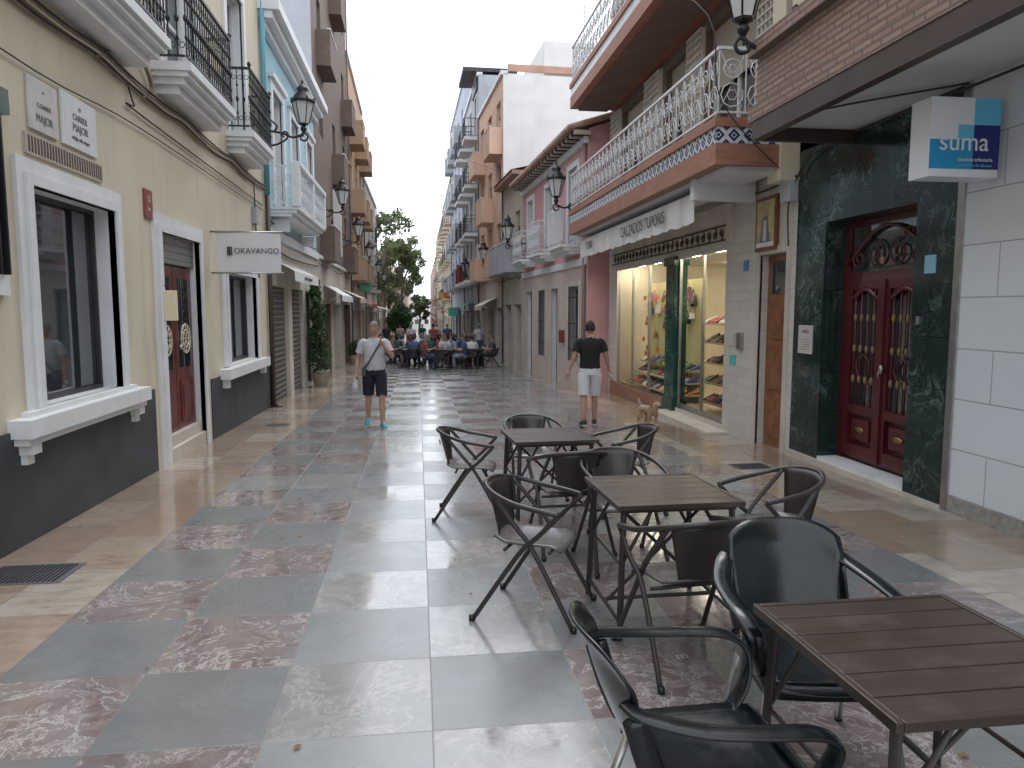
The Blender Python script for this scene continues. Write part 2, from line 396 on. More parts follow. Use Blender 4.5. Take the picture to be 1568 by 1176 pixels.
soff=M('white_soffit',(.63,.64,.64),.8,.05,1.5,.1,30,streak=.15)
cable=M('cable_black',(.03,.028,.026),.6,.2,8,0,8)
cableb=M('cable_brown',(.22,.17,.13),.7,.2,8,0,8)
def gb(name,P0,P1,side,zt,mat,floors,z1=3.3,depth=10,nb=None,bal=None,balmat=None,trimm=None,shop=True,side_mat=None,blind=True,eave=None,gmat=None,balstyle='iron',proj=.6,wd=1.0):
    b=B(name,P0,P1,side); L=b.len; y0=min(P0[1],P1[1]); gz=g((P0[1]+P1[1])/2)
    nb=nb or max(1,int(L/3)); ops=[]; w=[]
    fh=(zt-.5-z1)/floors
    for f in range(floors):
        for i in range(nb):
            c=L*(i+.5)/nb; z0=z1+f*fh; hasb= bal and (bal=='all' or (f+i)%2==0)
            o=(c-wd/2,c+wd/2,z0+(.05 if hasb else .9),z0+2.2); ops.append(o); w.append((o,hasb,z0))
    b.part('walls'); sh=[]
    for i in range(nb):
        c=L*(i+.5)/nb; o=(c-L/nb*.36,c+L/nb*.36,gz-.15,gz+2.5); sh.append(o)
    b.panel(mat,0,L,z1,zt,ops); b.panel(gmat or mat,0,L,gz-1.5,z1,sh)
    b.shell(mat,gz-1.5,zt,depth,roofg,side_mat)
    b.box(trimm or whitetrim,-.0,L,-.04,.08,z1-.12,z1-.02)
    if eave: 
        b.box(eave,0,L,-.3,.4,zt-.02,zt+.12)
    else: b.box(trimm or whitetrim,0,L,-.2,.1,zt-.05,zt+.12)
    b.part('windows')
    for o,hb,z0 in w:
        r=random.random()
        b.window(*o,d=.2,fr=random.choice([winw,wind,woodb]),glass=glassd if r<.7 else glassc,rev=mat,blind=random.choice([0,0,.25,.5,.9]) if blind else 0,blindmat=blindm)
        if trimm: b.trim(trimm,*o,w=.1,p=.03,bottom=not hb)
    for o in sh:
        r=random.random()
        if r<.45: b.window(*o,d=.35,fr=wind,glass=glassd,rev=stonec,mull=2)
        elif r<.7: b.reveal(stonec,*o,.2); b.quad(rollerm,(o[0],-.2,o[2]),(o[1],-.2,o[2]),(o[1],-.2,o[3]),(o[0],-.2,o[3]))
        else: b.window(*o,d=.3,fr=woodb,glass=glassc,rev=mat,mull=1)
    b.part('cables'); zc=z1-.3
    b.tube(cable,[(L*i/8,.05,zc-.06*math.sin(i*2.1)) for i in range(9)],.014,4,spline=2)
    b.tube(irong,[(L-.12,.06,gz),(L-.12,.06,zt)],.04,6)
    if random.random()<.8:
        b.part('air_conditioner'); q=L*random.uniform(.2,.8)+.8; q=min(q,L-1.0); zz=z1+2.5
        if zz<zt-1: b.box(white,q,q+.75,.002,.3,zz,zz+.5); b.tube(iron,[(q+.3+.18*math.cos(k*.785),.305,zz+.25+.18*math.sin(k*.785)) for k in range(8)],.01,4,closed=True,cap=False)
    if bal:
        b.part('balconies')
        for o,hb,z0 in w:
            if not hb: continue
            bm=balmat or mat; a0,a1=o[0]-.4,o[1]+.4
            b.box(bm,a0,a1,-.02,proj,z0-.14,z0+.02)
            if balstyle=='solid':
                b.box(bm,a0,a1,proj-.08,proj,z0+.02,z0+.95); b.box(bm,a0,a0+.08,0,proj-.08,z0+.02,z0+.95);b.box(bm,a1-.08,a1,0,proj-.08,z0+.02,z0+.95)
                b.box(whitetrim,a0-.02,a1+.02,proj-.10,proj+.02,z0+.95,z0+.99)
            else: b.railing(iron if balstyle=='iron' else whitem,a0+.03,a1-.03,proj-.04,z0+.02,.95,'plain' if balstyle=='iron' else balstyle,step=.14)
    return b
# ============================================================ GROUND
gm=bpy.data.meshes.new('ground'); ys=[-60,0,50,150,300,900]; gv=[];gf=[]
for yy in ys: gv+=[(-500,yy,g(yy)),(500,yy,g(yy))]
for i in range(len(ys)-1): gf.append((2*i,2*i+1,2*i+3,2*i+2))
gm.from_pydata(gv,[],gf); gm.materials.append(groundmat()); go=bpy.data.objects.new('street_pavement',gm); COL.objects.link(go)
def drain(x0,x1,y0,y1,rot=0):
    b=B('drain_grate',loc=((x0+x1)/2,(y0+y1)/2,g((y0+y1)/2)))
    W=(x1-x0)/2;H=(y1-y0)/2
    b.box(irong,-W,W,-H,H,-.02,.004)
    n=int(2*W/.035)
    for i in range(n):
        a=-W+.03+i*(2*W-.06)/n; b.box(iron,a,a+.014,-H+.03,-.01,.004,.009); b.box(iron,a,a+.014,.01,H-.03,.004,.009)
    b.done(); b.root.rotation_euler=(math.atan(-K),0,0)
drain(-2.95,-2.38,5.08,5.5); drain(3.7,4.15,8.1,8.45); drain(-2.6,-2.2,12.7,13.05)
b=B('fallen_leaves'); dl=M('dry_leaf',(.22,.12,.04),.8,.3,20)
for i in range(46):
    x=random.uniform(-2.9,4.5); y=random.uniform(1.9,13) if i>5 else [2.9,3.1,3.6,4.5,5.2,2.5][i]; a=random.uniform(0,6.3); s_=random.uniform(.012,.03); zz=g(y)+.006
    c_,s2=math.cos(a)*s_,math.sin(a)*s_
    b.add([(x-c_,y-s2,zz),(x+s2*.5,y-c_*.5,zz+.006),(x+c_,y+s2,zz+.002),(x-s2*.5,y+c_*.5,zz+.008)],[(0,1,2,3)],dl)
b.done()
# ============================================================ LEFT A : cream house
A=B('cream_house',(-3.07,-6),(-3.07,15.9),'L'); o6=6
ops=[(6.42,8.06,.9,2.68),(9.4,10.98,-.6,2.62),(12.5,14.6,.78,2.28)]
up=[(9.85,11.25,4.62,7.1),(13.1,14.3,4.62,7.1),(6.6,8.0,4.62,7.1)]
O=[(a+6,b+6,c,d) for a,b,c,d in ops]; U=[(a+6,b+6,c,d) for a,b,c,d in up]
A.part('walls'); A.panel(cream,0,21.9,-1.5,9.2,O+U); A.shell(cream,-1.5,9.2,10,roofg,None)
A.part('plinth'); 
A.box(plinthm,0,15.02,-.05,.02,-1.2,.77); A.box(plinthm,17.4,21.8,-.05,.02,-1.2,.66)
A.part('window_1'); s0,s1,z0,z1=O[0]
A.reveal(whitetrim,s0,s1,z0,z1,.2); A.quad(glassd,(s0,-.2,z0),(s1,-.2,z0),(s1,-.2,z1),(s0,-.2,z1))
for q in ((s0,s0+.04),(s1-.04,s1)): A.box(wind,q[0],q[1],-.197,-.16,z0,z1)
A.box(wind,s0+.04,s1-.04,-.197,-.16,z0,z0+.04);A.box(wind,s0+.04,s1-.04,-.197,-.16,z1-.04,z1)
A.trim(whitetrim,s0,s1,z0,z1,.2,.035); A.trim(whitetrim,s0,s1,z0,z1,.09,.06)
A.box(whitetrim,s0-.5,s1+.4,-.02,.17,.72,.86); A.box(whitetrim,s0-.46,s1+.36,-.02,.13,.66,.72); A.box(whitetrim,s0-.3,s1+.25,-.02,.08,.86,.9)
for q in (s0-.4,s1+.18):
    A.box(whitetrim,q,q+.14,-.02,.12,.58,.66); A.box(whitetrim,q+.02,q+.12,-.02,.07,.50,.58)
A.part('door'); s0,s1,z0,z1=O[1]
A.reveal(whitetrim,s0,s1,-.6,z1,.14)
A.trim(whitetrim,s0,s1,-.6,z1,.2,.035); A.trim(whitetrim,s0,s1,-.6,z1,.09,.06)
A.box(stonec,s0+.003,s1-.003,-.14,.03,-.6,-.04)
A.box(stonec,s0+.003,s1-.003,-.14,-.02,-.04,.10)
A.box(rollerm,s0+.003,s1-.003,-.12,-.05,2.27,z1-.003)
A.box(wind,s0,s1,-.20,-.14,-.1,z1)
mid=(s0+s1)/2; DF=-.10
for (a,b_) in ((s0+.02,mid-.01),(mid+.01,s1-.02)):
    A.box(doorred,a,b_,-.14,DF,.10,2.25)
    A.box(doorred,a+.12,b_-.12,DF,DF+.02,.2,.75); A.box(doorred,a+.18,b_-.18,DF+.02,DF+.03,.27,.68); A.box(glassd,a+.12,b_-.12,DF,DF+.006,.92,2.1)
    c=(a+b_)/2
    for R_ in (.12,.20): A.tube(cream,[(c+R_*math.cos(t*.5236),DF+.02,1.3+R_*math.sin(t*.5236)) for t in range(12)],.012,5,closed=True,cap=False)
    for k in range(6): A.tube(cream,[(c,DF+.02,1.3),(c+.2*math.cos(k*1.047),DF+.02,1.3+.2*math.sin(k*1.047))],.009,4); A.ell(cream,(c+.16*math.cos(k*1.047+.52),DF+.02,1.3+.16*math.sin(k*1.047+.52)),(.025,.012,.025),6,4)
    for k in range(3):
        zc=1.62+k*.17; A.tube(iron,[(c+.07*math.cos(t*.7),DF+.02,zc+.07*math.sin(t*.7)) for t in range(9)],.008,5,closed=True,cap=False)
    for q in (-.2,-.1,0,.1,.2): A.tube(iron,[(c+q,DF+.012,.92),(c+q,DF+.012,2.1)],.005,4)
A.ell(steel,(mid+.06,DF+.05,1.2),(.03,.03,.03),8,6)
A.part('window_2'); s0,s1,z0,z1=O[2]
A.window(s0,s1,z0,z1,.2,wind,glassd,whitetrim,.05,0); A.trim(whitetrim,s0,s1,z0,z1,.3,.035);A.trim(whitetrim,s0,s1,z0,z1,.1,.055)
A.box(whitetrim,s0-.6,s1+.45,-.02,.17,.6,.76)
for q in (s0-.5,s1+.2): A.box(whitetrim,q,q+.14,-.02,.11,.46,.6)
A.part('upper_doors')
for s0,s1,z0,z1 in U:
    A.window(s0,s1,z0,z1,.2,winw,glassd,whitetrim,.07,1,rail=.8); A.trim(whitetrim,s0,s1,z0,z1,.16,.04)
A.box(whitetrim,0,21.9,-.05,.06,8.2,8.4)
A.part('balconies')
for a,b_ in ((5.2,8.75),(9.45,11.65),(12.85,14.6)):
    a+=6;b_+=6;pj=.45
    A.box(whitetrim,a,b_,-.02,pj,4.5,4.6); A.box(whitetrim,a+.03,b_-.03,-.02,pj-.04,4.44,4.5); A.box(whitetrim,a+.08,b_-.08,-.02,pj-.1,4.36,4.44)
    A.box(whitetrim,a+.14,b_-.14,-.02,pj-.18,4.26,4.36)
    A.railing(iron,a+.04,b_-.04,pj-.05,4.6,1.0,'iron',step=.10)
    for q in (a+.04,b_-.04):
        A.lathe(iron,(q,pj-.05,5.6),[(.012,0),(.03,.03),(.03,.06),(.012,.09)],8)
A.part('cables')
def sag(z0,z1,a,b,n,off,amp):
    return [(a+(b-a)*i/n, off, z0+(z1-z0)*i/n - amp*math.sin(math.pi*((i%4)/4.0))*(.6+.4*random.random())) for i in range(n+1)]
for j in range(5):
    A.tube([cableb,cable,cream][j%3],sag(4.14+j*.025,4.08+j*.02,6,21.7,24,.03+.012*j,.07),.013,5,spline=3)
A.tube(cableb,[(13.8,.04,4.1),(14.3,.05,4.35),(14.9,.05,4.5),(15.3,.05,4.25),(15.0,.04,4.05)],.022,6,spline=6)
A.tube(cable,[(14.6,.03,4.1),(14.75,.04,3.9),(15.1,.03,3.85),(21.5,.03,3.75)],.01,5,spline=6)
A.tube(cable,[(6,.03,3.95),(12,.03,3.62),(15,.03,3.7),(21.5,.03,3.65)],.007,5,spline=6)
A.tube(cable,[(20.7,.04,4.1),(20.75,.05,2.6),(20.9,.05,2.3)],.012,5,spline=4); A.box(greyR,20.6,20.85,.003,.09,3.3,3.6)
A.part('vent_grille'); A.box(beige,12.42,13.86,0,.02,2.93,3.1); 
for k in range(28): A.box(darkbrown,12.46+k*.05,12.485+k*.05,.02,.023,2.95,3.08)
A.part('wall_box'); A.box(greencol,11.2,12.05,0,.1,3.12,3.3); A.box(whitetrim,11.1,12.0,0,.05,1.8,1.95)
A.box(glassd,11.2,11.98,0,.03,1.95,3.1)
for k in range(7): A.box(iron,11.25+k*.11,11.27+k*.11,.03,.1,1.95,3.12)
A.part('pipe'); A.tube(darkbrown,[(21.78,.07,-.4),(21.78,.07,4.0)],.05,10); A.tube(M('blue_pipe',(.12,.33,.42),.5),[(21.8,.07,4.0),(21.8,.07,9.2)],.055,10)
A.tube(darkbrown,[(21.78,.07,-.3),(21.78,.25,-.36)],.055,8)
A.done()
def plaque(name,y0,y1,z0,z1,lines,bg,fg,x=-3.07,d=1,red=False):
    b=B(name,(x,0),(x,1),'L' if d==1 else 'R'); b.part('plate'); b.box(bg,y0,y1,.002,.025,z0,z1)
    r=(0,1,0) if d==1 else (0,-1,0); n=len(lines)
    for i,(t,sz) in enumerate(lines):
        zz=z1-(z1-z0)*(i+1)/(n+1); b.text(t,fg,(x+d*.027,(y0+y1)/2,zz),sz,r,(0,0,1))
    b.done(bevel=.004); return b
pl=M('marble_plaque',(.55,.52,.50),.35,.08,6,.02,30); ink=plain('dark_ink',(.05,.05,.06),.5); inkg=plain('grey_ink',(.14,.14,.15),.5)
plaque('street_name_plaque',6.50,6.98,3.14,3.56,[('*',.06),('C.CARRER',.05),('MAJOR',.09)],pl,inkg)
plaque('street_name_plaque',7.06,7.76,3.14,3.6,[('o',.08),('CARRER',.08),('MAJOR',.1),('antiga calle mayor',.05)],M('plaque2',(.66,.68,.69),.35,.05,6,.02,30),inkg)
plaque('house_number_plate',8.98,9.22,2.73,3.06,[('12',.1),('bar',.06)],M('red_plate',(.25,.06,.05),.4),pl)
b=B('shop_banner_sign'); yb=11.7; b.part('banner')
bw=M('banner_white',(.66,.66,.66),.7,.03,4,.05,30)
b.grid(bw,lambda u,v:(-2.99+.94*u,yb+.012*math.sin(u*5+v*2),2.24+.6*v),12,4); b.part('poles')
for z in (2.24,2.85): b.tube(steel,[(-3.07,yb,z),(-2.02,yb,z)],.014,8)
b.part('logo_mark'); b.box(ink,-2.83,-2.775,yb-.026,yb-.022,2.50,2.63); b.box(ink,-2.77,-2.755,yb-.026,yb-.022,2.50,2.63)
b.text('OKAVANGO',ink,(-2.40,yb-.024,2.565),.115,(1,0,0),(0,0,1)); b.done()
b=B('wall_lantern_shade'); b.part('shade'); b.box(M('cream_shade',(.7,.6,.42),.7,.05),-3.03,-2.87,9.35,9.40,1.56,1.92); b.part('arm'); b.tube(iron,[(-3.07,9.37,1.98),(-2.95,9.37,1.98),(-2.95,9.37,1.92)],.008,6); b.done(bevel=.006)
# ============================================================ LEFT B : light blue house
Bh=B('light_blue_house',(-3.07,15.9),(-3.07,23.6),'L')
ups=[(1.0,2.2,3.95,6.4),(3.3,4.5,3.95,6.4),(5.9,7.0,3.95,6.4)]
gr=[(.15,2.4,-.9,2.2),(2.9,4.7,-.9,2.2),(5.2,7.3,-.9,2.2)]
Bh.part('walls'); Bh.panel(blueR,0,7.7,3.3,7.8,ups); Bh.panel(stonec,0,7.7,-1.5,3.3,gr); Bh.shell(blueR,-1.5,7.8,10,roofg)
Bh.box(whitetrim,0,7.7,-.02,.07,3.2,3.4)
Bh.box(whitetrim,-.05,7.75,-.2,.12,7.3,7.45);Bh.box(whitetrim,-.1,7.8,-.2,.28,7.45,7.6);Bh.box(whitetrim,-.15,7.85,-.2,.42,7.6,7.8)
Bh.part('windows')
for o in ups: Bh.window(*o,d=.2,fr=winw,glass=glassd,rev=whitetrim,fw=.07); Bh.trim(whitetrim,*o,w=.18,p=.05); Bh.box(whitetrim,o[0]-.25,o[1]+.25,-.02,.12,6.58,6.68)
grill=M('shutter_grille',(.22,.20,.19),.5,.2,6,.05,30)
for o in gr[:2]:
    Bh.reveal(stonec,*o,.15); Bh.quad(wind,(o[0],-.15,o[2]),(o[1],-.15,o[2]),(o[1],-.15,o[3]),(o[0],-.15,o[3]))
    n=int((o[1]-o[0])/.11)
    for k in range(n+1): a=o[0]+k*(o[1]-o[0])/n; Bh.box(grill,a-.015,a+.015,-.12,-.10,o[2],o[3])
    for k in range(26): z=o[2]+k*.12; Bh.box(grill,o[0],o[1],-.1,-.085,z,z+.035)
Bh.window(*gr[2],d=.25,fr=wind,glass=glassd,rev=stonec,mull=1)
Bh.part('balcony')
for a,b_ in ((.45,4.9),):
    for i,(dz,pp) in enumerate(((0,.62),(.07,.55),(.14,.45))): Bh.box(whitetrim,a+.02*i,b_-.02*i,-.02,pp,3.86-dz-.07,3.86-dz)
    Bh.railing(whitetrim,a+.06,b_-.06,.56,3.86,.85,'scroll',step=.3)
    for q in (a+.06,(a+b_)/2,b_-.06): Bh.box(whitetrim,q-.09,q+.09,.48,.635,3.86,4.76)
    Bh.box(whitetrim,a+.02,b_-.02,.50,.66,4.70,4.79)
    for q in (a+.3,b_-.3): Bh.box(whitetrim,q-.08,q+.08,0,.35,3.35,3.6)
Bh.part('shop_awning')
awn=M('white_canvas',(.66,.65,.63),.8,.06,3,.05,20,streak=.25)
Bh.add([(.6,0,2.75),(4.4,0,2.75),(4.4,.45,2.52),(.6,.45,2.52)],[(0,1,2,3)],awn); Bh.add([(.6,.45,2.52),(4.4,.45,2.52),(4.4,.46,2.3),(.6,.46,2.3)],[(0,1,2,3)],awn)
Bh.text('moda & complements',ink,(-3.07+.475,15.9+2.5,2.41),.14,(0,1,0),(0,0,1),name='awning_lettering')
Bh.part('cables')
Bh.tube(cable,[(0,.04,3.55),(3,.04,3.4),(7.6,.04,3.5)],.015,5,spline=6); Bh.tube(cable,[(0,.05,3.0),(3,.05,2.9),(7.6,.05,3.0)],.02,5,spline=6)
Bh.done()
# ============================================================ LEFT far
b=gb('brown_brick_building',(-3.07,23.6),(-3.1,35.4),'L',16,brickbr,4,3.4,12,3,'alt',brickbr,None,balstyle='solid',gmat=beige,side_mat=greyR,proj=.45); b.done()
b=gb('ochre_apartment_building',(-3.1,35.4),(-3.2,46),'L',13.2,orange,3,3.2,12,3,'all',balbr,None,balstyle='solid',gmat=stonec,proj=.65); b.done()
b=gb('beige_apartment_building',(-3.2,46),(-3.2,60),'L',9.6,beige,2,3,12,4,'alt',None,whitetrim,gmat=beige,proj=.5); b.done()
b=gb('white_town_house',(-4.4,80),(-4.2,104),'L',8,white,2,3,12,6,'alt',None,beige,proj=.5); b.done()
b=gb('cream_town_house',(-4.2,104),(-3.6,150),'L',9,cream,2,2,12,9,'alt',None,white,proj=.5); b.done()
b=gb('distant_town_house',(-3.6,150),(-2,230),'L',7,beige,2,0,12,12,None,None,None); b.done()
# ============================================================ RIGHT 0 : tiled building
R0=B('tiled_office_building',(4.75,-6),(4.75,8.93),'R')
mo=(6.66+6,8.26+6,-.25,2.71)
R0.part('walls'); R0.panel(whitetile,0,12.02,-1.5,3.64,[]); R0.panel(greenmar,12.1,14.93,-1.5,3.64,[mo])
R0.box(steel,12.02,12.1,-.02,.02,-1.2,3.64)
R0.shell(cream,-1.5,10,10,roofg)
R0.box(M('granite_skirting',(.3,.29,.27),.4,.2,20,.05,60),0,12.0,-.02,.03,-1.2,.03)
R0.box(stonec,12.1,14.93,-.02,.035,-1.2,-.1)
R0.part('portal'); s0,s1,z0,z1=mo
R0.reveal(greenmar,s0,s1,z0,z1,.28)
R0.box(whitetrim,s0+.002,s1-.002,-.27,-.002,-.6,-.06)
R0.part('double_door')
R0.box(winered,s0,s1,-.36,-.30,-.06,z1)
mid=(s0+s1)/2
zt_=2.02
R0.box(winered,s0+.002,s1-.002,-.30,-.24,zt_,zt_+.1); R0.box(winered,s0+.002,s0+.1,-.30,-.25,-.06,z1-.003);R0.box(winered,s1-.1,s1-.002,-.30,-.25,-.06,z1-.003)
for a,b_ in ((s0+.12,mid-.01),(mid+.01,s1-.12)):
    c=(a+b_)/2
    R0.box(winered,a,a+.1,-.30,-.235,0,zt_);R0.box(winered,b_-.1,b_,-.30,-.235,0,zt_);R0.box(winered,a+.1,b_-.1,-.30,-.235,0,.14);R0.box(winered,a+.1,b_-.1,-.30,-.235,zt_-.1,zt_);R0.box(winered,a+.1,b_-.1,-.30,-.235,.5,.6)
    R0.box(winered,a+.17,b_-.17,-.30,-.25,.2,.44)
    R0.ell(M('brass',(.45,.33,.15),.35,metal=1),(c,-.24,.32),(.09,.012,.03),10,6)
    R0.box(glassd,a+.1,b_-.1,-.297,-.285,.6,zt_-.1)
    for k in range(4):
        q=a+.16+k*(b_-a-.32)/3
        R0.tube(winered,[(q,-.25,.6),(q,-.25,zt_-.1)],.013,6)
        for zz in (.9,1.25,1.6): R0.ell(M('gilt_knuckle',(.28,.18,.1),.4),(q,-.25,zz),(.022,.022,.05),6,5)
    R0.tube(winered,[(c+.13*math.cos(t*.785),-.25,1.05+.13*math.sin(t*.785)) for t in range(8)],.012,6,closed=True,cap=False)
    R0.tube(winered,[(a+.1+(b_-a-.2)*i/8,-.245,zt_-.1-.12*(1-math.sin(math.pi*i/8))) for i in range(9)],.03,6)
R0.box(winered,mid-.05,mid+.05,-.24,-.21,0,zt_)
R0.box(glassd,s0+.12,s1-.12,-.297,-.285,zt_+.1,z1-.08)
def spiral(B_,mat,cs,cn,cz,R,turn,dirn,r=.013,ph=0):
    pts=[]
    for i in range(22):
        t=i/21; rr=R*(1-.8*t); an=ph+dirn*t*turn*2*math.pi; pts.append((cs+rr*math.cos(an),cn,cz+rr*math.sin(an)))
    B_.tube(mat,pts,r,5)
for sg in (-1,1):
    spiral(R0,winered,mid+sg*.2,-.25,zt_+.28,.16,1.6,sg,ph=math.pi/2); spiral(R0,winered,mid+sg*.5,-.25,zt_+.24,.13,1.5,-sg,ph=math.pi/2)
    spiral(R0,winered,mid+sg*.36,-.25,zt_+.48,.08,1.3,sg,ph=0,r=.01)
R0.tube(winered,[(s0+.1+(s1-s0-.2)*i/14,-.25,zt_+.2+.38*math.sin(math.pi*i/14)) for i in range(15)],.022,6)
R0.ell(M('brass2',(.35,.22,.12),.4),(mid,-.2,2.22),(.035,.02,.05),8,6)
for q,zz in ((mid-.07,1.05),): 
    R0.ell(steel,(q,-.2,zz),(.03,.03,.05),8,6); R0.tube(steel,[(q,-.19,zz),(q,-.16,zz-.06),(q,-.19,zz-.12)],.008,5)
R0.part('notice_papers')
R0.box(pl,14.45,14.78,.002,.012,1.15,1.5); R0.box(M('sky_blue_plate',(.25,.5,.62),.4),12.35,12.5,.002,.01,2.03,2.2)
R0.text('AVISO',inkg,(4.75-.014,-6+14.615,1.42),.06,(0,-1,0),(0,0,1)); 
for k in range(5): R0.box(inkg,14.5,14.73-.03*(k%3),.012,.0125,1.2+k*.03,1.207+k*.03)
R0.box(steel,12.52,12.57,.002,.02,1.55,1.63)
R0.part('overhang')
R0.box(soff,0,13.75,0.001,1.06,3.64,3.8)
R0.box(darkbrown,0,13.8,1.06,1.16,3.5,3.7); R0.box(darkbrown,13.75,13.82,0,1.06,3.5,3.7)
R0.box(brickor,0,13.84,.4,1.10,3.8,4.45); R0.box(brickor,0,13.9,1.04,1.17,3.701,3.86); R0.box(brickor,0,13.9,.95,1.19,4.38,4.52)
R0.tube(cable,[(6,.05,3.60),(11,.06,3.58),(13.7,.05,3.60),(14.6,.05,3.52),(14.9,.05,3.3)],.012,5,spline=5)
R0.tube(cable,[(12.0,.05,3.62),(12.9,.9,3.60),(13.7,1.0,3.62)],.01,5,spline=5)
R0.part('upper_storey')
R0.panel(cream,0,13.8,4.4,8.5,[(11.2,12.9,4.9,6.5),(7.5,9.8,4.9,6.5)],n=.75)
for o in ((11.2,12.9,4.9,6.5),(7.5,9.8,4.9,6.5)): R0.window(*o,d=.2,fr=woodb,glass=glassd,rev=cream,n=.75,blind=.2,blindmat=blindm)
R0.quad(cream,(13.8,0,4.4),(13.8,.75,4.4),(13.8,.75,8.5),(13.8,0,8.5))
R0.done()
b=B('office_box_sign'); b.part('box'); sw=M('sign_white',(.74,.77,.82),.4,.02,4,0); cb=plain('cyan_blue',(.02,.30,.58),.4); cn=plain('navy_blue',(.015,.02,.17),.4); cl=plain('light_blue',(.13,.52,.78),.4)
x0,x1,y0,y1,z0,z1=4.07,4.68,5.6,5.84,2.76,3.38
b.box(sw,x0,x1,y0,y1,z0,z1); b.part('front_panels'); f=y0
def q_(m,a,c,d,e,o=.003): b.box(m,x0+(x1-x0)*a,x0+(x1-x0)*c,f-o,f,z0+(z1-z0)*d,z0+(z1-z0)*e)
q_(cl,.62,.998,.66,.995); q_(cn,.62,.998,.10,.66); q_(cb,.002,.62,.10,.47,.0035); q_(cl,.4,.62,.47,.66,.004)
b.text('suma',sw,((x0+x1)/2-.01,f-.008,z0+.27),.21,(1,0,0),(0,0,1),sx=1.0); b.text('Gestión tributaria',sw,(x0+.40,f-.008,z0+.135),.042,(1,0,0),(0,0,1)); b.text('Diputación de Alicante',cl,(x0+.40,f-.008,z0+.09),.032,(1,0,0),(0,0,1))
b.part('bracket'); b.box(steel,x1,4.76,5.68,5.76,2.95,3.0);b.box(steel,x1,4.76,5.68,5.76,3.2,3.25); b.done()
# ============================================================ RIGHT 1 : shoe shop building
R1=B('shoe_shop_building',(4.75,8.93),(4.75,18.2),'R'); L1=9.27
dr=(.22,.98,-.25,2.44); sh1=(2.15,4.3,-.12,2.6); sh2=(4.9,8.5,-.12,2.6)
o2=[(1.3,3.2,4.05,6.2),(4.0,5.2,4.05,6.2),(6.6,8.2,4.05,6.2)]; o3=[(1.3,3.2,7.05,9.2),(4.0,5.2,7.05,9.2),(6.6,8.2,7.05,9.2)]
R1.part('walls'); R1.panel(stonetile,0,L1,-1.5,3.6,[dr,(2.15,8.5,-.12,2.6)]); R1.panel(brickbr,0,L1,3.6,10.5,o2+o3); R1.shell(cream,-1.5,10.5,10,roofg)
R1.box(cream,-.0,.35,.003,.25,3.3,10.5)
R1.part('wood_door'); s0,s1,z0,z1=dr
wood2=M('varnished_wood_door',(.24,.09,.035),.38,.3,6,.2,30,coat=.3)
R1.reveal(stonetile,s0,s1,z0,z1,.12); R1.box(wood2,s0,s1,-.18,-.12,-.25,z1); R1.trim(stonec,s0,s1,-.25,z1,.1,.02)
for zz in ((-.05,.45),(.6,1.15),(1.3,1.75)): R1.box(wood2,s0+.12,s1-.12,-.12,-.09,zz[0],zz[1]); R1.box(wood2,s0+.18,s1-.18,-.09,-.08,zz[0]+.06,zz[1]-.06)
R1.box(glassd,s0+.12,s1-.12,-.12,-.11,1.9,2.35)
R1.part('upper_windows')
for o in o2+o3: R1.window(*o,d=.2,fr=winw,glass=glassd,rev=brickbr,mull=1,blind=.45,blindmat=blindm)
lat=M('lattice_block',(.60,.56,.50),.8)
for (a,b_,c,d) in ((5.4,6.4,4.4,6.3),(.45,1.2,4.4,6.3),(8.3,9.1,4.4,6.3),(3.25,3.95,4.4,6.3)):
    R1.box(beige,a-.03,b_+.03,.003,.012,c-.03,d+.03)
    n=int((b_-a)/.12)
    for i in range(n+1): R1.box(lat,a+i*(b_-a)/n-.015,a+i*(b_-a)/n+.015,.012,.06,c,d)
    n2=int((d-c)/.12)
    for i in range(n2+1): z=c+i*(d-c)/n2; R1.box(lat,a,b_,.06,.075,z-.015,z+.015)
R1.part('balcony_slabs')
def tilem():
    a=NT('blue_white_tiles'); s=a.sep(a.pos()); u=a.math('FRACT',a.math('DIVIDE',a.math('ADD',s[0],s[1]),.2)); v=a.math('FRACT',a.math('DIVIDE',a.math('SUBTRACT',s[2],3.74),.2))
    uu=a.math('ABSOLUTE',a.math('SUBTRACT',u,.5)); vv=a.math('ABSOLUTE',a.math('SUBTRACT',v,.5)); d=a.math('ADD',uu,vv)
    r=a.math('POWER',a.math('ADD',a.math('MULTIPLY',uu,uu),a.math('MULTIPLY',vv,vv)),.5)
    k=a.math('MAXIMUM',a.math('MULTIPLY',a.math('LESS_THAN',d,.40),a.math('GREATER_THAN',d,.20)),a.math('LESS_THAN',r,.1))
    k=a.math('MAXIMUM',k,a.math('GREATER_THAN',d,.72)); e=a.math('GREATER_THAN',a.math('MAXIMUM',uu,vv),.485)
    c=a.mix(k,(.6,.63,.65),(.015,.035,.11)); c=a.mix(e,c,(.3,.3,.3)); a.put(a.b.inputs['Base Color'],c); a.b.inputs['Roughness'].default_value=.2; return a.m
tm=tilem()
wtile=brickmat('pale_square_tiles',(.58,.60,.60),(.50,.54,.57),(.3,.3,.3),.12,.12,.008,.3,.1,.2,0)
for z,e0,e1 in ((3.48,.05,9.0),(6.45,.2,9.0)):
    R1.box(brickred,e0,e1,.003,1.08,z,z+.26); R1.box(tm if z<4 else wtile,e0+.012,e1-.012,.003,1.068,z+.26,z+.46); R1.box(brickred,e0-.01,e1+.01,.003,1.10,z+.46,z+.57)
    R1.box(soff if z<4 else brickbr,e0+.1,e1-.1,.2,.9,z-.06,z)
R1.part('balcony_railings')
R1.railing(whitem,.1,8.95,1.04,4.05,.85,'scroll',step=.3); R1.railing(whitem,.25,8.95,1.04,7.02,.85,'scroll',step=.3)
R1.part('fascia'); 
R1.box(stonec,1.9,8.9,.002,.06,2.72,3.3)
sc=M('bronze_scroll',(.06,.04,.03),.5)
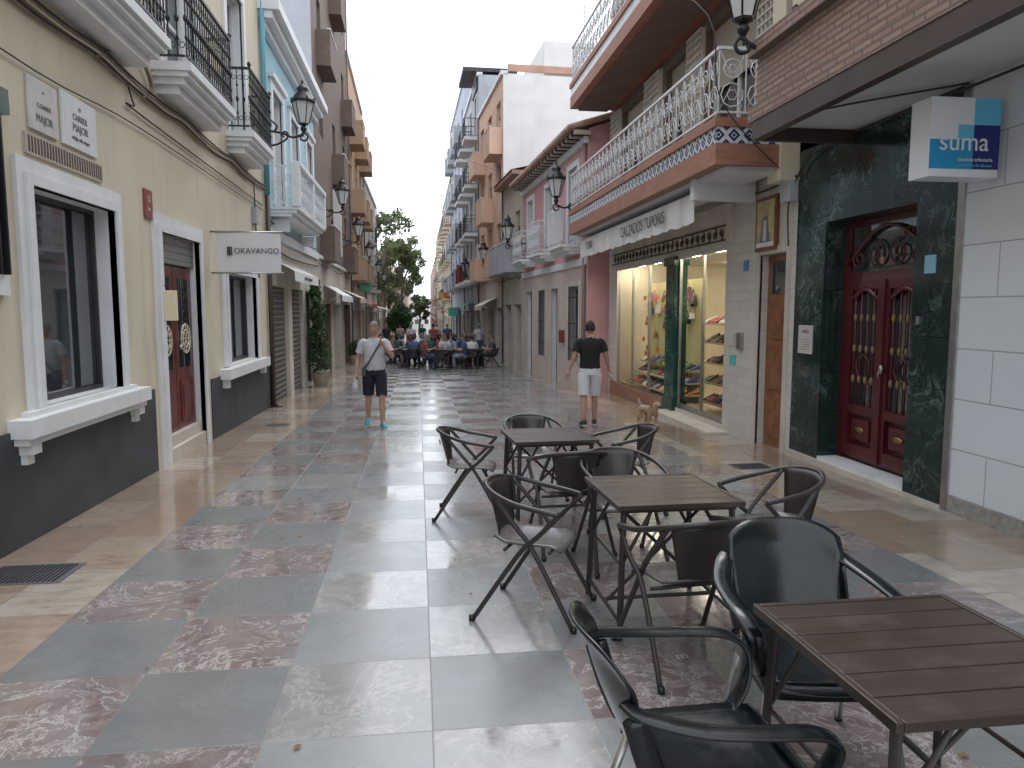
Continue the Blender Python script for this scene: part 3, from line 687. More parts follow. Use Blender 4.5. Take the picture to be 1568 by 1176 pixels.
for i in range(26): spiral(R1,sc,2.2+i*.25,.075,2.86,.085,1.4,1 if i%2 else -1,r=.011,ph=math.pi/2*(1 if i%2 else -1))
R1.box(sc,2.05,8.7,.06,.08,2.96,2.985);R1.box(sc,2.05,8.7,.06,.08,2.74,2.765)
R1.part('awning')
def aw(u,v): return (1.25+7.4*u,.1+.78*v,3.42-.12*v-.05*math.sin(v*3))
R1.grid(awn,aw,12,4); 
def val(u,v): return (1.25+7.4*u,.88+.02*math.sin(u*60)*v,3.32-(.40+.03*abs(math.sin(u*math.pi*16)))*v)
R1.grid(awn,val,120,3)
R1.tube(steel,[(1.2,.12,3.45),(8.7,.12,3.45)],.06,8)
for q in (1.3,5,8.6): R1.tube(iron,[(q,.02,3.35),(q,.85,3.3)],.015,6)
R1.box(whitetrim,1.1,1.24,.05,.95,3.2,3.5)
R1.text('CALZADOS TUPORIS',ink,(4.75-.915,8.93+3.7,3.12),.27,(0,-1,0),(0,0,1),name='awning_lettering'); R1.text('TUNI',ink,(4.75-.915,8.93+7.6,3.12),.24,(0,-1,0),(0,0,1),name='awning_lettering')
R1.part('shop_room'); inr=M('shop_wall',(.66,.60,.48),.7,.05); infl=M('shop_floor',(.5,.42,.33),.3,.1)
gz=-.16
R1.quad(infl,(2.0,-.001,gz),(8.7,-.001,gz),(8.7,-3.5,gz),(2.0,-3.5,gz)); R1.quad(soff,(2.0,-.001,2.75),(8.7,-.001,2.75),(8.7,-3.5,2.75),(2.0,-3.5,2.75))
R1.quad(inr,(2.0,-3.5,gz),(8.7,-3.5,gz),(8.7,-3.5,2.75),(2.0,-3.5,2.75)); R1.quad(inr,(2.0,0,gz),(2.0,-3.5,gz),(2.0,-3.5,2.75),(2.0,0,2.75)); R1.quad(inr,(8.7,0,gz),(8.7,-3.5,gz),(8.7,-3.5,2.75),(8.7,0,2.75))
R1.part('shop_glazing')
for o,mu in ((sh2,(0,1.2,2.4)),(sh1,(0,1.0))):
    R1.quad(sgl,(o[0],-.06,o[3]),(o[1],-.06,o[3]),(o[1],-.06,o[2]),(o[0],-.06,o[2]))
    for q in [o[0]+m_ for m_ in mu]+[o[1]-.03]: R1.box(steel,q,q+.03,-.08,-.03,o[2],o[3])
    R1.box(steel,o[0]+.03,o[1]-.03,-.08,-.035,o[2],o[2]+.08)
R1.box(stonec,1.9,4.6,-.1,.35,-.8,-.2); R1.box(brickred,4.62,8.9,.0,.05,-.8,-.05)
R1.part('marble_column'); R1.box(greencol,4.34,4.86,-.2,.03,-.8,2.62); R1.box(greencol,4.31,4.89,-.22,.07,-.8,.02);R1.box(greencol,4.31,4.89,-.22,.07,2.5,2.66)
R1.part('ceiling_lamps'); lampm=plain('shop_lamp',(1,1,1),.5,0,(1,.88,.68),30)
for i in range(6): R1.box(lampm,2.3+i*1.15,2.7+i*1.15,-.55,-.35,2.70,2.74)
for i in range(3): R1.box(lampm,2.8+i*2,3.3+i*2,-2.6,-2.3,2.70,2.74)
R1.part('display_shelves'); shw=M('shelf_wood',(.6,.5,.34),.5)
yb=M('yellow_display_panel',(.62,.56,.30),.7,.05)
R1.box(yb,5.0,8.4,-.85,-.8,gz,2.3)
R1.box(inr,2.1,4.25,-1.0,-.95,gz,1.55); R1.box(yb,2.1,4.25,-1.0,-.95,1.55,2.4)
shelves=[]
for z in (-.02,.22,.46): d_=.72-.22*((z+.02)/.24); R1.box(shw,4.95,8.4,-.78,-.78+d_*.8,z,z+.03); shelves.append((5.0,8.3,-.74,-.80+d_*.8,z+.03,2 if z<.1 else 1))
for z in (.0,.36,.72,1.08,1.42): R1.box(shw,2.15,4.2,-.92,-.4,z,z+.03); shelves.append((2.2,4.15,-.86,-.44,z+.03,2))
R1.part('shoes_and_bags')
cs=[(.5,.05,.04),(.03,.03,.03),(.55,.5,.42),(.35,.16,.06),(.05,.12,.35),(.6,.15,.25),(.65,.4,.05),(.1,.3,.2),(.7,.68,.65),(.25,.05,.2),(.05,.04,.03),(.2,.1,.05)]
cm=[M('leather_%d'%i,c,.35,.1) for i,c in enumerate(cs)]
for (a,b_,n0,n1,z,rows) in shelves:
    n=int((b_-a)/.13)
    for r in range(rows):
        for i in range(n):
            if random.random()<.12: continue
            s_=a+i*(b_-a)/n+random.uniform(-.02,.02); nn=n1-(r+.5)*(n1-n0)/rows; m=random.choice(cm); hl=random.choice([0,.03,.06]); zz=z
            R1.add([(s_-.035,nn-.11,zz+hl),(s_+.035,nn-.11,zz+hl),(s_+.045,nn+.11,zz),(s_-.045,nn+.11,zz),(s_-.03,nn-.11,zz+.10+hl),(s_+.03,nn-.11,zz+.10+hl),(s_+.03,nn-.01,zz+.09),(s_-.03,nn-.01,zz+.09),(s_+.035,nn+.10,zz+.035),(s_-.035,nn+.10,zz+.035)],
                [(0,1,2,3),(0,4,5,1),(4,5,6,7),(7,6,8,9),(9,8,2,3),(0,3,9,7,4),(1,5,6,8,2)],m)
for i in range(48):
    near=i%3==0
    s_=random.uniform(2.3,4.1) if near else random.uniform(5.2,8.3); nn=-.93 if near else -.78; z=random.uniform(.85 if not near else 1.8,2.1); m=random.choice(cm); w_=random.uniform(.06,.11)
    R1.add([(s_-w_,nn,z-w_),(s_+w_,nn,z-w_),(s_+w_*.8,nn,z+w_*.7),(s_-w_*.8,nn,z+w_*.7),(s_-w_,nn+.08,z-w_),(s_+w_,nn+.08,z-w_),(s_+w_*.8,nn+.05,z+w_*.7),(s_-w_*.8,nn+.05,z+w_*.7)],[(0,1,2,3),(4,5,6,7),(0,1,5,4),(3,2,6,7),(0,3,7,4),(1,2,6,5)],m)
    R1.tube(m,[(s_-w_*.6,nn+.04,z+w_*.7),(s_,nn+.04,z+w_*1.8),(s_+w_*.6,nn+.04,z+w_*.7)],.008,5,spline=4)
for i in range(8):
    s_=random.uniform(5.2,8.2); z=random.uniform(.6,2.1); R1.box(plain('orange_price_card',(.8,.3,.05),.6),s_,s_+.16,-.2,-.19,z,z+.09)
R1.part('wall_fittings'); R1.box(steel,1.45,1.6,.003,.05,1.1,1.35); R1.box(M('number_tile',(.1,.2,.45),.3),1.35,1.5,.003,.015,2.25,2.4); R1.box(pl,1.75,1.98,.003,.012,1.15,1.32); R1.box(M('teal_label',(.1,.45,.4),.5),1.7,1.9,.003,.01,.85,1.0)
R1.tube(cable,[(-.02,.05,3.35),(1,.05,3.3),(2.4,.05,3.42)],.015,5,spline=5); R1.tube(cable,[(.0,.05,3.3),(.1,.08,3.0),(.1,.06,2.5)],.01,5,spline=5)
R1.box(greyR,0.0,.25,.01,.12,3.05,3.3)
R1.done()
b=B('saint_tile_picture',(4.75,8.93),(4.75,18.2),'R'); b.part('frame'); y0,y1,z0,z1=.52,1.02,2.54,3.16
b.box(woodb,y0-.05,y1+.05,.002,.05,z0-.05,z1+.05); b.part('painting'); b.box(M('painted_tiles',(.5,.42,.2),.3,.25,6),y0,y1,.05,.056,z0,z1)
c=(y0+y1)/2
b.grid(M('robe_blue',(.12,.16,.3),.4),lambda u,v:(c+(u-.5)*(.3-.16*v),.058,z0+.05+.36*v),1,1); b.ell(M('face_p',(.5,.32,.22),.5),(c,.058,z0+.46),(.045,.004,.055)); b.grid(M('robe_w',(.6,.55,.5),.4),lambda u,v:(c+(u-.5)*.1,.06,z0+.08+.28*v),1,1)
b.box(whitetrim,y0,y1,.056,.06,z0,z0+.06); b.done()
# ============================================================ RIGHT 2.. pink etc
R2=B('pink_house',(4.2,18.2),(3.85,27.2),'R'); L2=R2.len
up=[(1.0,2.0,3.4,5.4),(4.0,5.0,3.4,5.4),(7.0,8.0,3.4,5.4)]; gr=[(.8,1.9,.3,2.3),(3.2,4.1,-.9,2.3),(5.0,5.9,.2,2.3),(7.1,8.2,-.9,2.3)]
R2.part('walls'); R2.panel(pinkR,0,L2,2.9,6.1,up); R2.panel(M('pale_pink',(.58,.47,.42),.85,.06,1.2,.2,30,streak=.3),0,L2,-1.5,2.9,gr); R2.shell(pinkR,-1.5,6.1,9,roofg)
R2.box(whitetrim,0,L2,-.02,.06,2.8,2.98)
R2.part('windows')
for o in up: R2.window(*o,d=.2,fr=winw,glass=glassd,rev=whitetrim,mull=1,blind=.3,blindmat=blindm); R2.trim(whitetrim,*o,w=.15,p=.04)
for i,o in enumerate(gr):
    R2.window(*o,d=.2,fr=woodb if i%2 else winw,glass=glassd,rev=whitetrim,mull=1); R2.trim(stonec,*o,w=.14,p=.03)
    if i%2==0:
        for k in range(8): q=o[0]+.07+k*.135; R2.box(iron,q-.008,q+.008,.02,.036,o[2],o[3])
        for zz in (.6,1.3,2.0): R2.box(iron,o[0],o[1],.036,.045,zz,zz+.02)
R2.part('post_box'); R2.box(M('post_red',(.2,.04,.03),.5),2.4,2.65,.002,.12,.75,1.1)
R2.part('balconies')
for i,o in enumerate(up):
    a,b_=o[0]-.35,o[1]+.35
    for k,(dz,pp) in enumerate(((0,.55),(.08,.45),(.16,.3))): R2.box(whitetrim,a+.04*k,b_-.04*k,-.02,pp,3.36-dz-.08,3.36-dz)
    R2.railing(whitem,a+.04,b_-.04,.5,3.36,.95,'scroll' if i else 'precast',step=.22)
R2.part('eaves_roof')
R2.add([(-.2,.5,6.02),(L2,.5,6.02),(L2,-4.5,7.6),(-.2,-4.5,7.6)],[(0,1,2,3)],rooft); R2.add([(-.2,-9,6.1),(L2,-9,6.1),(L2,-4.5,7.6),(-.2,-4.5,7.6)],[(0,1,2,3)],rooft)
R2.add([(0,-9,6.1),(0,0,6.1),(0,-4.5,7.55)],[(0,1,2)],pinkR)
R2.box(whitetrim,0,L2,-.05,.12,5.75,5.9);
tl=M('clay_tile',(.36,.24,.18),.8,.25,5,.2,30)
n=int(L2/.22)
for i in range(n+1):
    q=-.15+i*.22; R2.tube(tl,[(q,.56,6.05),(q,-1.6,6.73)],.075,7)
    R2.box(darkbrown if i%2 else beige,q-.04,q+.04,0,.42,5.9,6.0)
R2.tube(M('grey_pipe',(.3,.2,.2),.6),[(.15,.06,-.4),(.15,.06,5.9)],.05,8)
R2.done()
b=gb('eaved_beige_house',(3.85,27.2),(3.62,31.5),'R',6.6,beige,1,3.2,9,2,'all',greyR,None,balstyle='solid',gmat=stonec,eave=tl,proj=.65); b.part('roof'); b.add([(0,.45,6.73),(b.len,.45,6.73),(b.len,-5,8),(0,-5,8)],[(0,1,2,3)],rooft)
b.done()
b=gb('salmon_apartment_building',(3.62,31.5),(3.22,39),'R',11.4,salmon,3,3.2,12,3,'alt',salmon,None,balstyle='solid',gmat=stonec,side_mat=white,proj=.55,wd=1.2)
b.part('roof_block'); b.box(white,.3,6,-12,-1.8,11.5,12.9); b.box(M('terra_p',(.5,.3,.22),.8),.05,.12,-12,-.2,11.52,11.8)
b.tube(irong,[(2,-4,12.9),(2,-4,15.2)],.02,5); 
for k in range(5): b.tube(irong,[(1.6,-4,14.2+k*.2),(2.4,-4,14.2+k*.2)],.01,4)
b.done()
b=gb('grey_apartment_building',(3.22,39),(3.05,48),'R',13.6,greyR,4,3.2,12,3,'all',white,whitetrim,proj=.7); b.part('roof_overhang'); b.box(wind,0,3,-2,.8,13.75,13.95); b.box(wind,.3,2.7,-.2,.1,13,13.75); b.done()
b=gb('blue_grey_apartment_building',(3.05,48),(2.85,62),'R',16,M('bluegrey',(.42,.45,.52),.8),4,3.2,12,4,'all',greyR,None,balstyle='solid',proj=.6); b.done()
b=gb('ochre_town_house',(2.85,62),(2.9,85),'R',12.5,M('pale_ochre',(.58,.49,.38),.85,.07,1.2,.15,30,streak=.2),3,2.6,12,6,'all',None,whitetrim,proj=.6); b.done()
b=gb('cream_apartment_building',(2.9,85),(3.0,120),'R',12,cream,3,2,12,8,'alt',None,None,proj=.6); b.done()
b=gb('brick_town_house',(3.0,120),(3.4,200),'R',10,brickred,3,0,12,12,None,None,whitetrim); b.done()
b=B('distant_street_end_building',(-14,235),(14,235),'L'); b.part('walls'); b.panel(white,0,28,-8,5,[]); b.shell(white,-8,5,10,roofg); b.part('windows')
for i in range(9):
    for z in (-3,0,2.8): b.box(glassd,1+i*3,2.2+i*3,0,.05,z,z+1.4)
b.done()
# ============================================================ awnings, far shop signs
def awning(name,x,y0,y1,z,proj,side,mat):
    b=B(name,(x,y0),(x,y1),side); b.part('canvas'); L=b.len
    b.add([(0,.02,z),(L,.02,z),(L,proj,z-.35),(0,proj,z-.35)],[(0,1,2,3)],mat); b.add([(0,proj,z-.35),(L,proj,z-.35),(L,proj+.01,z-.55),(0,proj+.01,z-.55)],[(0,1,2,3)],mat)
    b.part('arms')
    for q in (.1,L-.1): b.tube(steel,[(q,.02,z-.6),(q,proj,z-.36)],.015,5)
    b.done()
awr=M('red_canvas',(.35,.05,.04),.8); awg=M('green_canvas',(.05,.2,.12),.8); awc=M('cream_canvas',(.6,.54,.45),.8)
awning('shop_awning',-3.07,25,29,2.5,.6,'L',awn); awning('shop_awning',-3.1,30.5,34,2.5,.8,'L',awc); awning('shop_awning',-3.15,37,42,2.3,.9,'L',awr); awning('shop_awning',-3.2,48,54,2.0,1.2,'L',awc)
awning('shop_awning',3.5,33,37,2.2,.7,'R',awc); awning('shop_awning',3.1,41,46,2.1,1.0,'R',awg); awning('shop_awning',2.9,52,58,1.9,1.1,'R',awr)
def projsign(name,x,y,z,w,h,mat,side,txt=None):
    b=B(name); sg=1 if side=='L' else -1; b.part('panel'); xa=x+sg*.1; xb=x+sg*(.1+w); b.box(mat,min(xa,xb),max(xa,xb),y-.05,y+.05,z,z+h); b.part('bracket'); b.box(iron,min(x-sg*.05,xa),max(x-sg*.05,xa),y-.02,y+.02,z+h*.4,z+h*.55)
    if txt: b.text(txt,whitem,((xa+xb)/2,y-.055,z+h/2),h*.45,(1,0,0),(0,0,1))
    b.done(bevel=.01)
projsign('pharmacy_sign',2.9,52,1.2,.7,.6,plain('green_sign',(.05,.42,.36),.4),'R','+')
projsign('shop_sign',3.0,46,3.2,.5,1.2,M('sgn_red',(.5,.06,.05),.5),'R'); projsign('shop_sign',2.85,60,3.0,.7,.7,M('sgn_w',(.6,.6,.6),.5),'R','BAR'); projsign('shop_sign',2.85,67,2.4,.7,.8,M('sgn_o',(.6,.25,.05),.5),'R')
projsign('shop_sign',-3.12,28,3.6,.3,2.4,M('sgn_w2',(.65,.63,.6),.5),'L'); projsign('shop_sign',-3.15,40,2.6,.6,.6,M('sgn_g',(.1,.35,.2),.5),'L'); projsign('shop_sign',3.3,37.6,3.2,.25,1.7,M('sgn_w3',(.66,.64,.6),.5),'R')
# ============================================================ lamps
frost=M('frosted_lamp_glass',(.55,.56,.55),.3,.05)
def lamp(x,y,zb,wx,sc_=1.0,arm=True):
    b=B('wall_street_lamp',loc=(x,y,zb)); s=sc_
    b.part('lantern')
    b.lathe(iron,(0,0,0),[(.05*s,0),(.09*s,.02*s),(.09*s,.04*s)],6,False)
    b.lathe(frost,(0,0,.04*s),[(.10*s,0),(.19*s,.36*s)],6,False)
    for k in range(6):
        a=math.pi/3*k; b.tube(iron,[(.103*s*math.cos(a),.103*s*math.sin(a),.04*s),(.195*s*math.cos(a),.195*s*math.sin(a),.41*s)],.010*s,5)
    b.lathe(iron,(0,0,.40*s),[(.215*s,0),(.225*s,.03*s),(.19*s,.06*s),(.17*s,.10*s),(.11*s,.17*s),(.09*s,.20*s),(.11*s,.23*s),(.10*s,.26*s),(.04*s,.31*s),(.015*s,.33*s),(.025*s,.36*s),(.005*s,.42*s)],12)
    for k in range(6):
        a=math.pi/3*k; b.lathe(iron,(.2*s*math.cos(a),.2*s*math.sin(a),.42*s),[(.02*s,0),(.022*s,.04*s),(.004*s,.09*s)],5)
    b.part('arm'); d=1 if wx>x else -1; W=abs(wx-x)
    def q(pts,r=.018): b.tube(iron,[(d*p[0],0,p[1]) for p in pts],r*s,6,spline=5)
    q([(0,0),(0,-.1),(.05*W,-.18),(.3*W,-.24),(.6*W,-.16),(W,-.12)],.022)
    q([(W,-.42),(.75*W,-.40),(.5*W,-.30),(.42*W,-.2),(.5*W,-.13),(.6*W,-.2),(.52*W,-.24)])
    q([(.02,-.12),(-.08,-.2),(-.04,-.3),(.06,-.28),(.05,-.2),(0,-.21)])
    q([(W,.12),(.9*W,.1),(.72*W,-.02),(.78*W,-.12)])
    b.box(iron,min(d*(W-.03),d*(W+.01)),max(d*(W-.03),d*(W+.01)),-.04,.04,-.5,.2)
    b.lathe(iron,(0,0,-.06),[(.02*s,-.08),(.05*s,-.03),(.06*s,0),(.03*s,.06)],8)
    b.done()
lamp(-2.32,16.3,5.5,-3.07,1.15); lamp(-2.35,24.6,5.0,-3.07,1.1); lamp(-2.35,30.8,4.6,-3.09,1.1); lamp(-2.4,38.5,4.3,-3.12,1.1); lamp(-2.45,48,4.0,-3.2,1.1); lamp(-2.5,57,3.8,-3.2,1.1)
lamp(3.45,18.5,4.45,4.19,1.1); lamp(3.2,26.5,4.15,3.88,1.1); lamp(2.95,33.5,3.9,3.52,1.1); lamp(2.6,41,3.7,3.18,1.1); lamp(2.45,50,3.5,3.02,1.1); lamp(2.3,60,3.4,2.88,1.1)
lamp(3.42,7.72,4.68,4.0,1.15)
# ============================================================ vegetation
def leafm(name,c):
    a=NT(name); n=a.noise(a.pos(),1.3,4); c_=a.mix(a.ss(n,.35,.65),mul(c,.55),mul(c,1.5)); a.put(a.b.inputs['Base Color'],c_); a.b.inputs['Roughness'].default_value=.6
    t=a.n('ShaderNodeBsdfTranslucent'); a.L(c_,t.inputs[0]); mx=a.n('ShaderNodeMixShader'); mx.inputs[0].default_value=.35; a.L(a.b.outputs[0],mx.inputs[1]); a.L(t.outputs[0],mx.inputs[2]); a.L(mx.outputs[0],a.out.inputs[0])
    return a.m
leaf=leafm('tree_leaves',(.14,.17,.075)); leafd=leafm('bush_leaves',(.05,.10,.035)); bark=M('bark',(.16,.13,.10),.9,.3,5,.6,20)
def leaves(b,mat,clumps,n,sz):
    vs=[];fs=[]
    for i in range(n):
        c,r=random.choice(clumps); 
        while True:
            d=Vector((random.uniform(-1,1),random.uniform(-1,1),random.uniform(-1,1)))
            if .2<d.length<1: break
        p=Vector(c)+Vector((d.x*r[0],d.y*r[1],d.z*r[2])); a=Vector((random.gauss(0,1),random.gauss(0,1),random.gauss(0,1))).normalized(); t=a.orthogonal().normalized(); u=a.cross(t); s=sz*random.uniform(.6,1.4)
        k=len(vs); vs+=[p-t*s,p+u*s*.6,p+t*s,p-u*s*.6]; fs.append((k,k+1,k+2,k+3))
    b.add(vs,fs,mat,world=True)
def tree(name,x,y,h,cr,n,sz,seed):
    random.seed(seed); b=B(name,loc=(x,y,g(y))); b.part('trunk'); b.tube(bark,[(0,0,-.2),(.05,0,h*.2),(.15,.1,h*.45),(0,.1,h*.7)],[.28,.2,.14,.05],8,spline=4)
    cl=[]
    for i in range(16):
        a=i*2.4+random.uniform(-.3,.3); z=h*random.uniform(.42,.97); f=math.sin(math.pi*min(1,max(0,(z/h-.25)/.8)))
        R=cr*f*random.uniform(.45,1.0); p=(R*math.cos(a),R*math.sin(a),z); 
        b.tube(bark,[(.08,.05,z*.62),(p[0]*.5,p[1]*.5,z*.85),p],[.08,.05,.02],5,spline=3)
        rr=cr*random.uniform(.26,.42); cl.append((p,(rr,rr,rr*.8)))
        for j in range(2):
            q=(p[0]+random.uniform(-1,1)*rr,p[1]+random.uniform(-1,1)*rr,p[2]+random.uniform(-.8,.8)*rr); cl.append((q,(rr*.5,)*3))
    b.part('crown'); leaves(b,leaf,cl,n,sz); b.done()
tree('plane_tree',-3.1,67,11.2,3.0,4600,.17,3); tree('plane_tree',-1.9,84,11.5,2.7,2800,.20,5); tree('plane_tree',-6.2,72,11,3.3,3200,.22,9); tree('plane_tree',-3.6,92,11,3.0,2600,.24,12); tree('plane_tree',.2,130,7,2.0,1300,.26,14)
random.seed(21)
b=B('round_orange_tree',loc=(-1.35,56,g(56))); b.part('trunk'); b.tube(bark,[(0,0,-.1),(.03,0,1.3)],[.09,.06],8); b.part('crown'); leaves(b,leafd,[((0,0,2.1),(1.0,1.0,1.15)),((.1,0,2.3),(.8,.8,1.0)),((-.2,.1,1.9),(.9,.9,.9))],4200,.08); b.done()
b=B('potted_climbing_plant',loc=(-2.72,21.0,g(21.0))); b.part('pot'); b.lathe(M('stone_pot',(.40,.34,.29),.8),(0,0,0),[(.16,0),(.24,.38),(.27,.4),(.27,.46),(.22,.46)],14)
b.part('stems'); 
for i in range(6): b.tube(bark,[(random.uniform(-.08,.08),random.uniform(-.1,.1),.4),(random.uniform(-.15,.1),random.uniform(-.3,.3),1.4),(random.uniform(-.2,.2),random.uniform(-.4,.4),2.4)],.012,5,spline=4)
b.part('leaves'); leaves(b,leafd,[((0,0,.8),(.35,.45,.5)),((-.05,.1,1.4),(.28,.45,.5)),((0,-.1,2.0),(.22,.35,.5)),((-.1,.2,2.6),(.16,.3,.4))],1800,.055); b.done()
for (x,y) in ((-2.8,33),(2.7,43)):
    b=B('potted_plant',loc=(x,y,g(y))); b.part('pot'); b.lathe(_m['stone_pot'],(0,0,0),[(.14,0),(.2,.35),(.2,.38)],12); b.part('leaves'); leaves(b,leafd,[((0,0,.65),(.28,.28,.38))],420,.05); b.done()
# ============================================================ FURNITURE
chm=M('taupe_metal',(.036,.028,.028),.36,.15,6,.05,60); seatm=M('taupe_seat',(.13,.12,.12),.28,.12,6,.05,60); blk=M('black_plastic',(.008,.012,.014),.2,.2,5,.06,90)
def slatwood():
    a=NT('dark_brown_slats'); n=a.noise(a.vscale(a.pos(),(2,30,30)),2,6,.6); c=a.mix(n,(.026,.017,.013),(.07,.048,.037)); n2=a.noise(a.pos(),7,5)
    c=a.mix(a.math('MULTIPLY',a.ss(n2,.5,.8),.35),c,(.12,.10,.085)); a.put(a.b.inputs['Base Color'],c); a.put(a.b.inputs['Roughness'],a.math('ADD',.2,a.math('MULTIPLY',n2,.3))); a.bump(n,.25,.003); return a.m
slat=slatwood()
def inst(kind,obs,name,x,y,rot,dz=0):
    r=empty(name,(x,y,g(y)+dz)); r.rotation_euler=(Matrix.Rotation(math.atan(-K),3,'X')@Matrix.Rotation(rot,3,'Z')).to_euler()
    for o in obs:
        c=bpy.data.objects.new(o.name.split('.')[0],o.data); COL.objects.link(c); c.parent=r; c.matrix_local=o.matrix_local
        for m in o.modifiers:
            q=c.modifiers.new(m.name,m.type)
            if m.type=='SOLIDIFY': q.thickness=m.thickness; q.offset=0
            if m.type=='BEVEL': q.width=m.width;q.segments=2;q.limit_method='ANGLE'
    return r
def place0(b,x,y,rot):
    b.root.location=(x,y,g(y)); b.root.rotation_euler=(Matrix.Rotation(math.atan(-K),3,'X')@Matrix.Rotation(rot,3,'Z')).to_euler()
def mk_chair():
    b=B('bistro_chair'); b.part('rail')
    b.tube(chm,[(-.27,.19,.655),(-.285,.08,.675),(-.28,-.08,.705),(-.22,-.22,.745),(-.11,-.30,.77),(0,-.32,.775),(.11,-.30,.77),(.22,-.22,.745),(.28,-.08,.705),(.285,.08,.675),(.27,.19,.655)],.0155,8,spline=4)
    b.part('legs')
    for s in (-1,1):
        b.tube(chm,[(s*.27,-.33,0),(s*.245,-.06,.40),(s*.262,.06,.52),(s*.27,.19,.655)],.014,8,spline=4)
        b.tube(chm,[(s*.26,.27,0),(s*.225,.03,.42),(s*.225,-.08,.56),(s*.20,-.245,.755)],.014,8,spline=4)
        b.lathe(blk,(s*.27,-.33,0),[(.018,0),(.018,.03)],8); b.lathe(blk,(s*.26,.27,0),[(.018,0),(.018,.03)],8)
    b.tube(chm,[(-.225,.12,.425),(.225,.12,.425)],.01,6); b.tube(chm,[(-.24,-.14,.425),(.24,-.14,.425)],.01,6)
    b.part('seat')
    def st(u,v):
        x=(u-.5)*2;y=(v-.5)*2; w=.215*(1-.10*(1-v)); X=x*w*(1-.06*y*y); Y=-.02+y*.215*(1-.06*x*x)
        return (X,Y,.455-.018*(1-x*x)*(1-y*y)+ (.0 if y<.6 else -.03*(y-.6)**2/.16)+(.03*(-y-.7)/.3 if y<-.7 else 0))
    b.grid(seatm,st,12,12)
    b.part('back_plate')
    def bk(u,v):
        an=(u-.5)*2; w=.125+.065*v; x=an*w; y=-.225-.085*v+.05*(an*an)*(.4+v); return (x,y,.455+.315*v-.012*an*an*v)
    b.grid(chm,bk,10,8)
    b.part('logo'); 
    b.text('m',pl,(0,-.305,.66),.09,(1,0,0),(0,-.25,1))
    obs=b.done(bevel=0,solid={'seat':.012,'back_plate':.010})
    logo=[o for o in b.root.children if o.type=='FONT']
    return b,obs+logo
def mk_table():
    b=B('cafe_table'); W,D=.355,.385; b.part('top')
    n=6; w=2*D/n
    for i in range(n): b.box(slat,-W+.022,W-.022,-D+i*w+.003+(.02 if i==0 else 0),-D+(i+1)*w-.003-(.02 if i==n-1 else 0),.722,.742)
    b.box(slat,-W,-W+.021,-D,D,.715,.745);b.box(slat,W-.021,W,-D,D,.715,.745);b.box(slat,-W+.022,W-.022,-D,-D+.02,.716,.745);b.box(slat,-W+.022,W-.022,D-.02,D,.716,.745)
    b.part('frame')
    b.box(chm,-W+.03,W-.03,-D+.05,-D+.08,.69,.715);b.box(chm,-W+.03,W-.03,D-.08,D-.05,.69,.715);b.box(chm,-W+.04,-W+.07,-D+.08,D-.08,.69,.714);b.box(chm,W-.07,W-.04,-D+.08,D-.08,.69,.714)
    for sx in (-1,1):
        for sy in (-1,1):
            b.tube(chm,[(sx*(W-.05),sy*(D-.07),.70),(sx*(W-.02),sy*(D-.03),.0)],.019,4)
            b.tube(chm,[(sx*(W-.045),sy*(D-.06),.42),(sx*(W-.2),sy*(D-.065),.69)],.012,4)
        b.tube(chm,[(sx*(W-.022),-D+.04,.1),(sx*(W-.022),D-.04,.1)],.014,4)
        b.tube(chm,[(sx*(W-.04),-D+.055,.4),(sx*(W-.04),D-.055,.4)],.011,4)
    b.tube(chm,[(-W+.022,0,.1),(W-.022,0,.1)],.014,4)
    b.tube(chm,[(-W+.022,-.05,.1),(W-.06,-.05,.69)],.012,4); b.tube(chm,[(W-.022,.03,.1),(-W+.06,.03,.69)],.012,4)
    return b,b.done(bevel=.003)
def mk_arm():
    b=B('plastic_armchair'); 
    b.part('back')
    def bk(u,v):
        a=(u-.5)*2; w=.205+.045*v
        top=.862-.055*abs(a)**4-.01*a*a; z=.44+(top-.44)*v
        x=a*w*(1-.05*max(0,v-.8)/.2*abs(a)); y=-.21-.16*v-.02*math.sin(v*3)+.085*a*a*(.35+.65*v)+(-.03*max(0,v-.85)/.15)
        return (x,y,z)
    b.grid(blk,bk,18,16)
    b.part('seat')
    def st(u,v):
        x=(u-.5)*2;y=v; X=x*(.205+.03*v*(1-.3*v)); Y=-.215+.47*v; Z=.435-.02*math.sin(v*math.pi)*(1-x*x)+.02*x*x-(.05*((v-.82)/.18)**2 if v>.82 else 0)+(.02*(1-v/.1) if v<.1 else 0); return (X,Y,Z)
    b.grid(blk,st,12,14)
    def sk(u,v):
        t=u*3
        if t<1: p=(-.24,-.2+.42*t)
        elif t<2: p=(-.24+.48*(t-1),.24+.015*math.sin((t-1)*math.pi))
        else: p=(.24,.22-.42*(t-2))
        return (p[0]*(1-.03*v),p[1]*(1-.02*v),.44-.07*v)
    b.grid(blk,sk,30,2)
    b.part('arms')
    for s in (-1,1):
        b.tube(blk,[(s*.232,-.31,.72),(s*.265,-.265,.70),(s*.305,-.12,.675),(s*.315,.05,.665),(s*.31,.17,.655),(s*.295,.235,.62),(s*.272,.245,.56),(s*.248,.22,.49),(s*.232,.17,.43)],(.036,.013),12,spline=4,flat=(1,0,0.0))
        b.tube(blk,[(s*.232,-.28,.68),(s*.236,-.24,.55),(s*.225,-.19,.44)],(.035,.012),8,spline=4,flat=(0,1,0))
    b.part('legs')
    for s in (-1,1):
        b.tube(alu,[(s*.22,.19,.42),(s*.26,.25,.0)],.014,8); b.tube(alu,[(s*.21,-.16,.42),(s*.25,-.30,.0)],.014,8)
        b.lathe(blk,(s*.26,.25,0),[(.018,0),(.017,.035)],8); b.lathe(blk,(s*.25,-.30,0),[(.018,0),(.017,.035)],8)
    return b,b.done(solid={'back':.009,'seat':.009})
pi=math.pi
cb_,cobs=mk_chair(); place0(cb_,.48,6.5,-pi/2-.15)
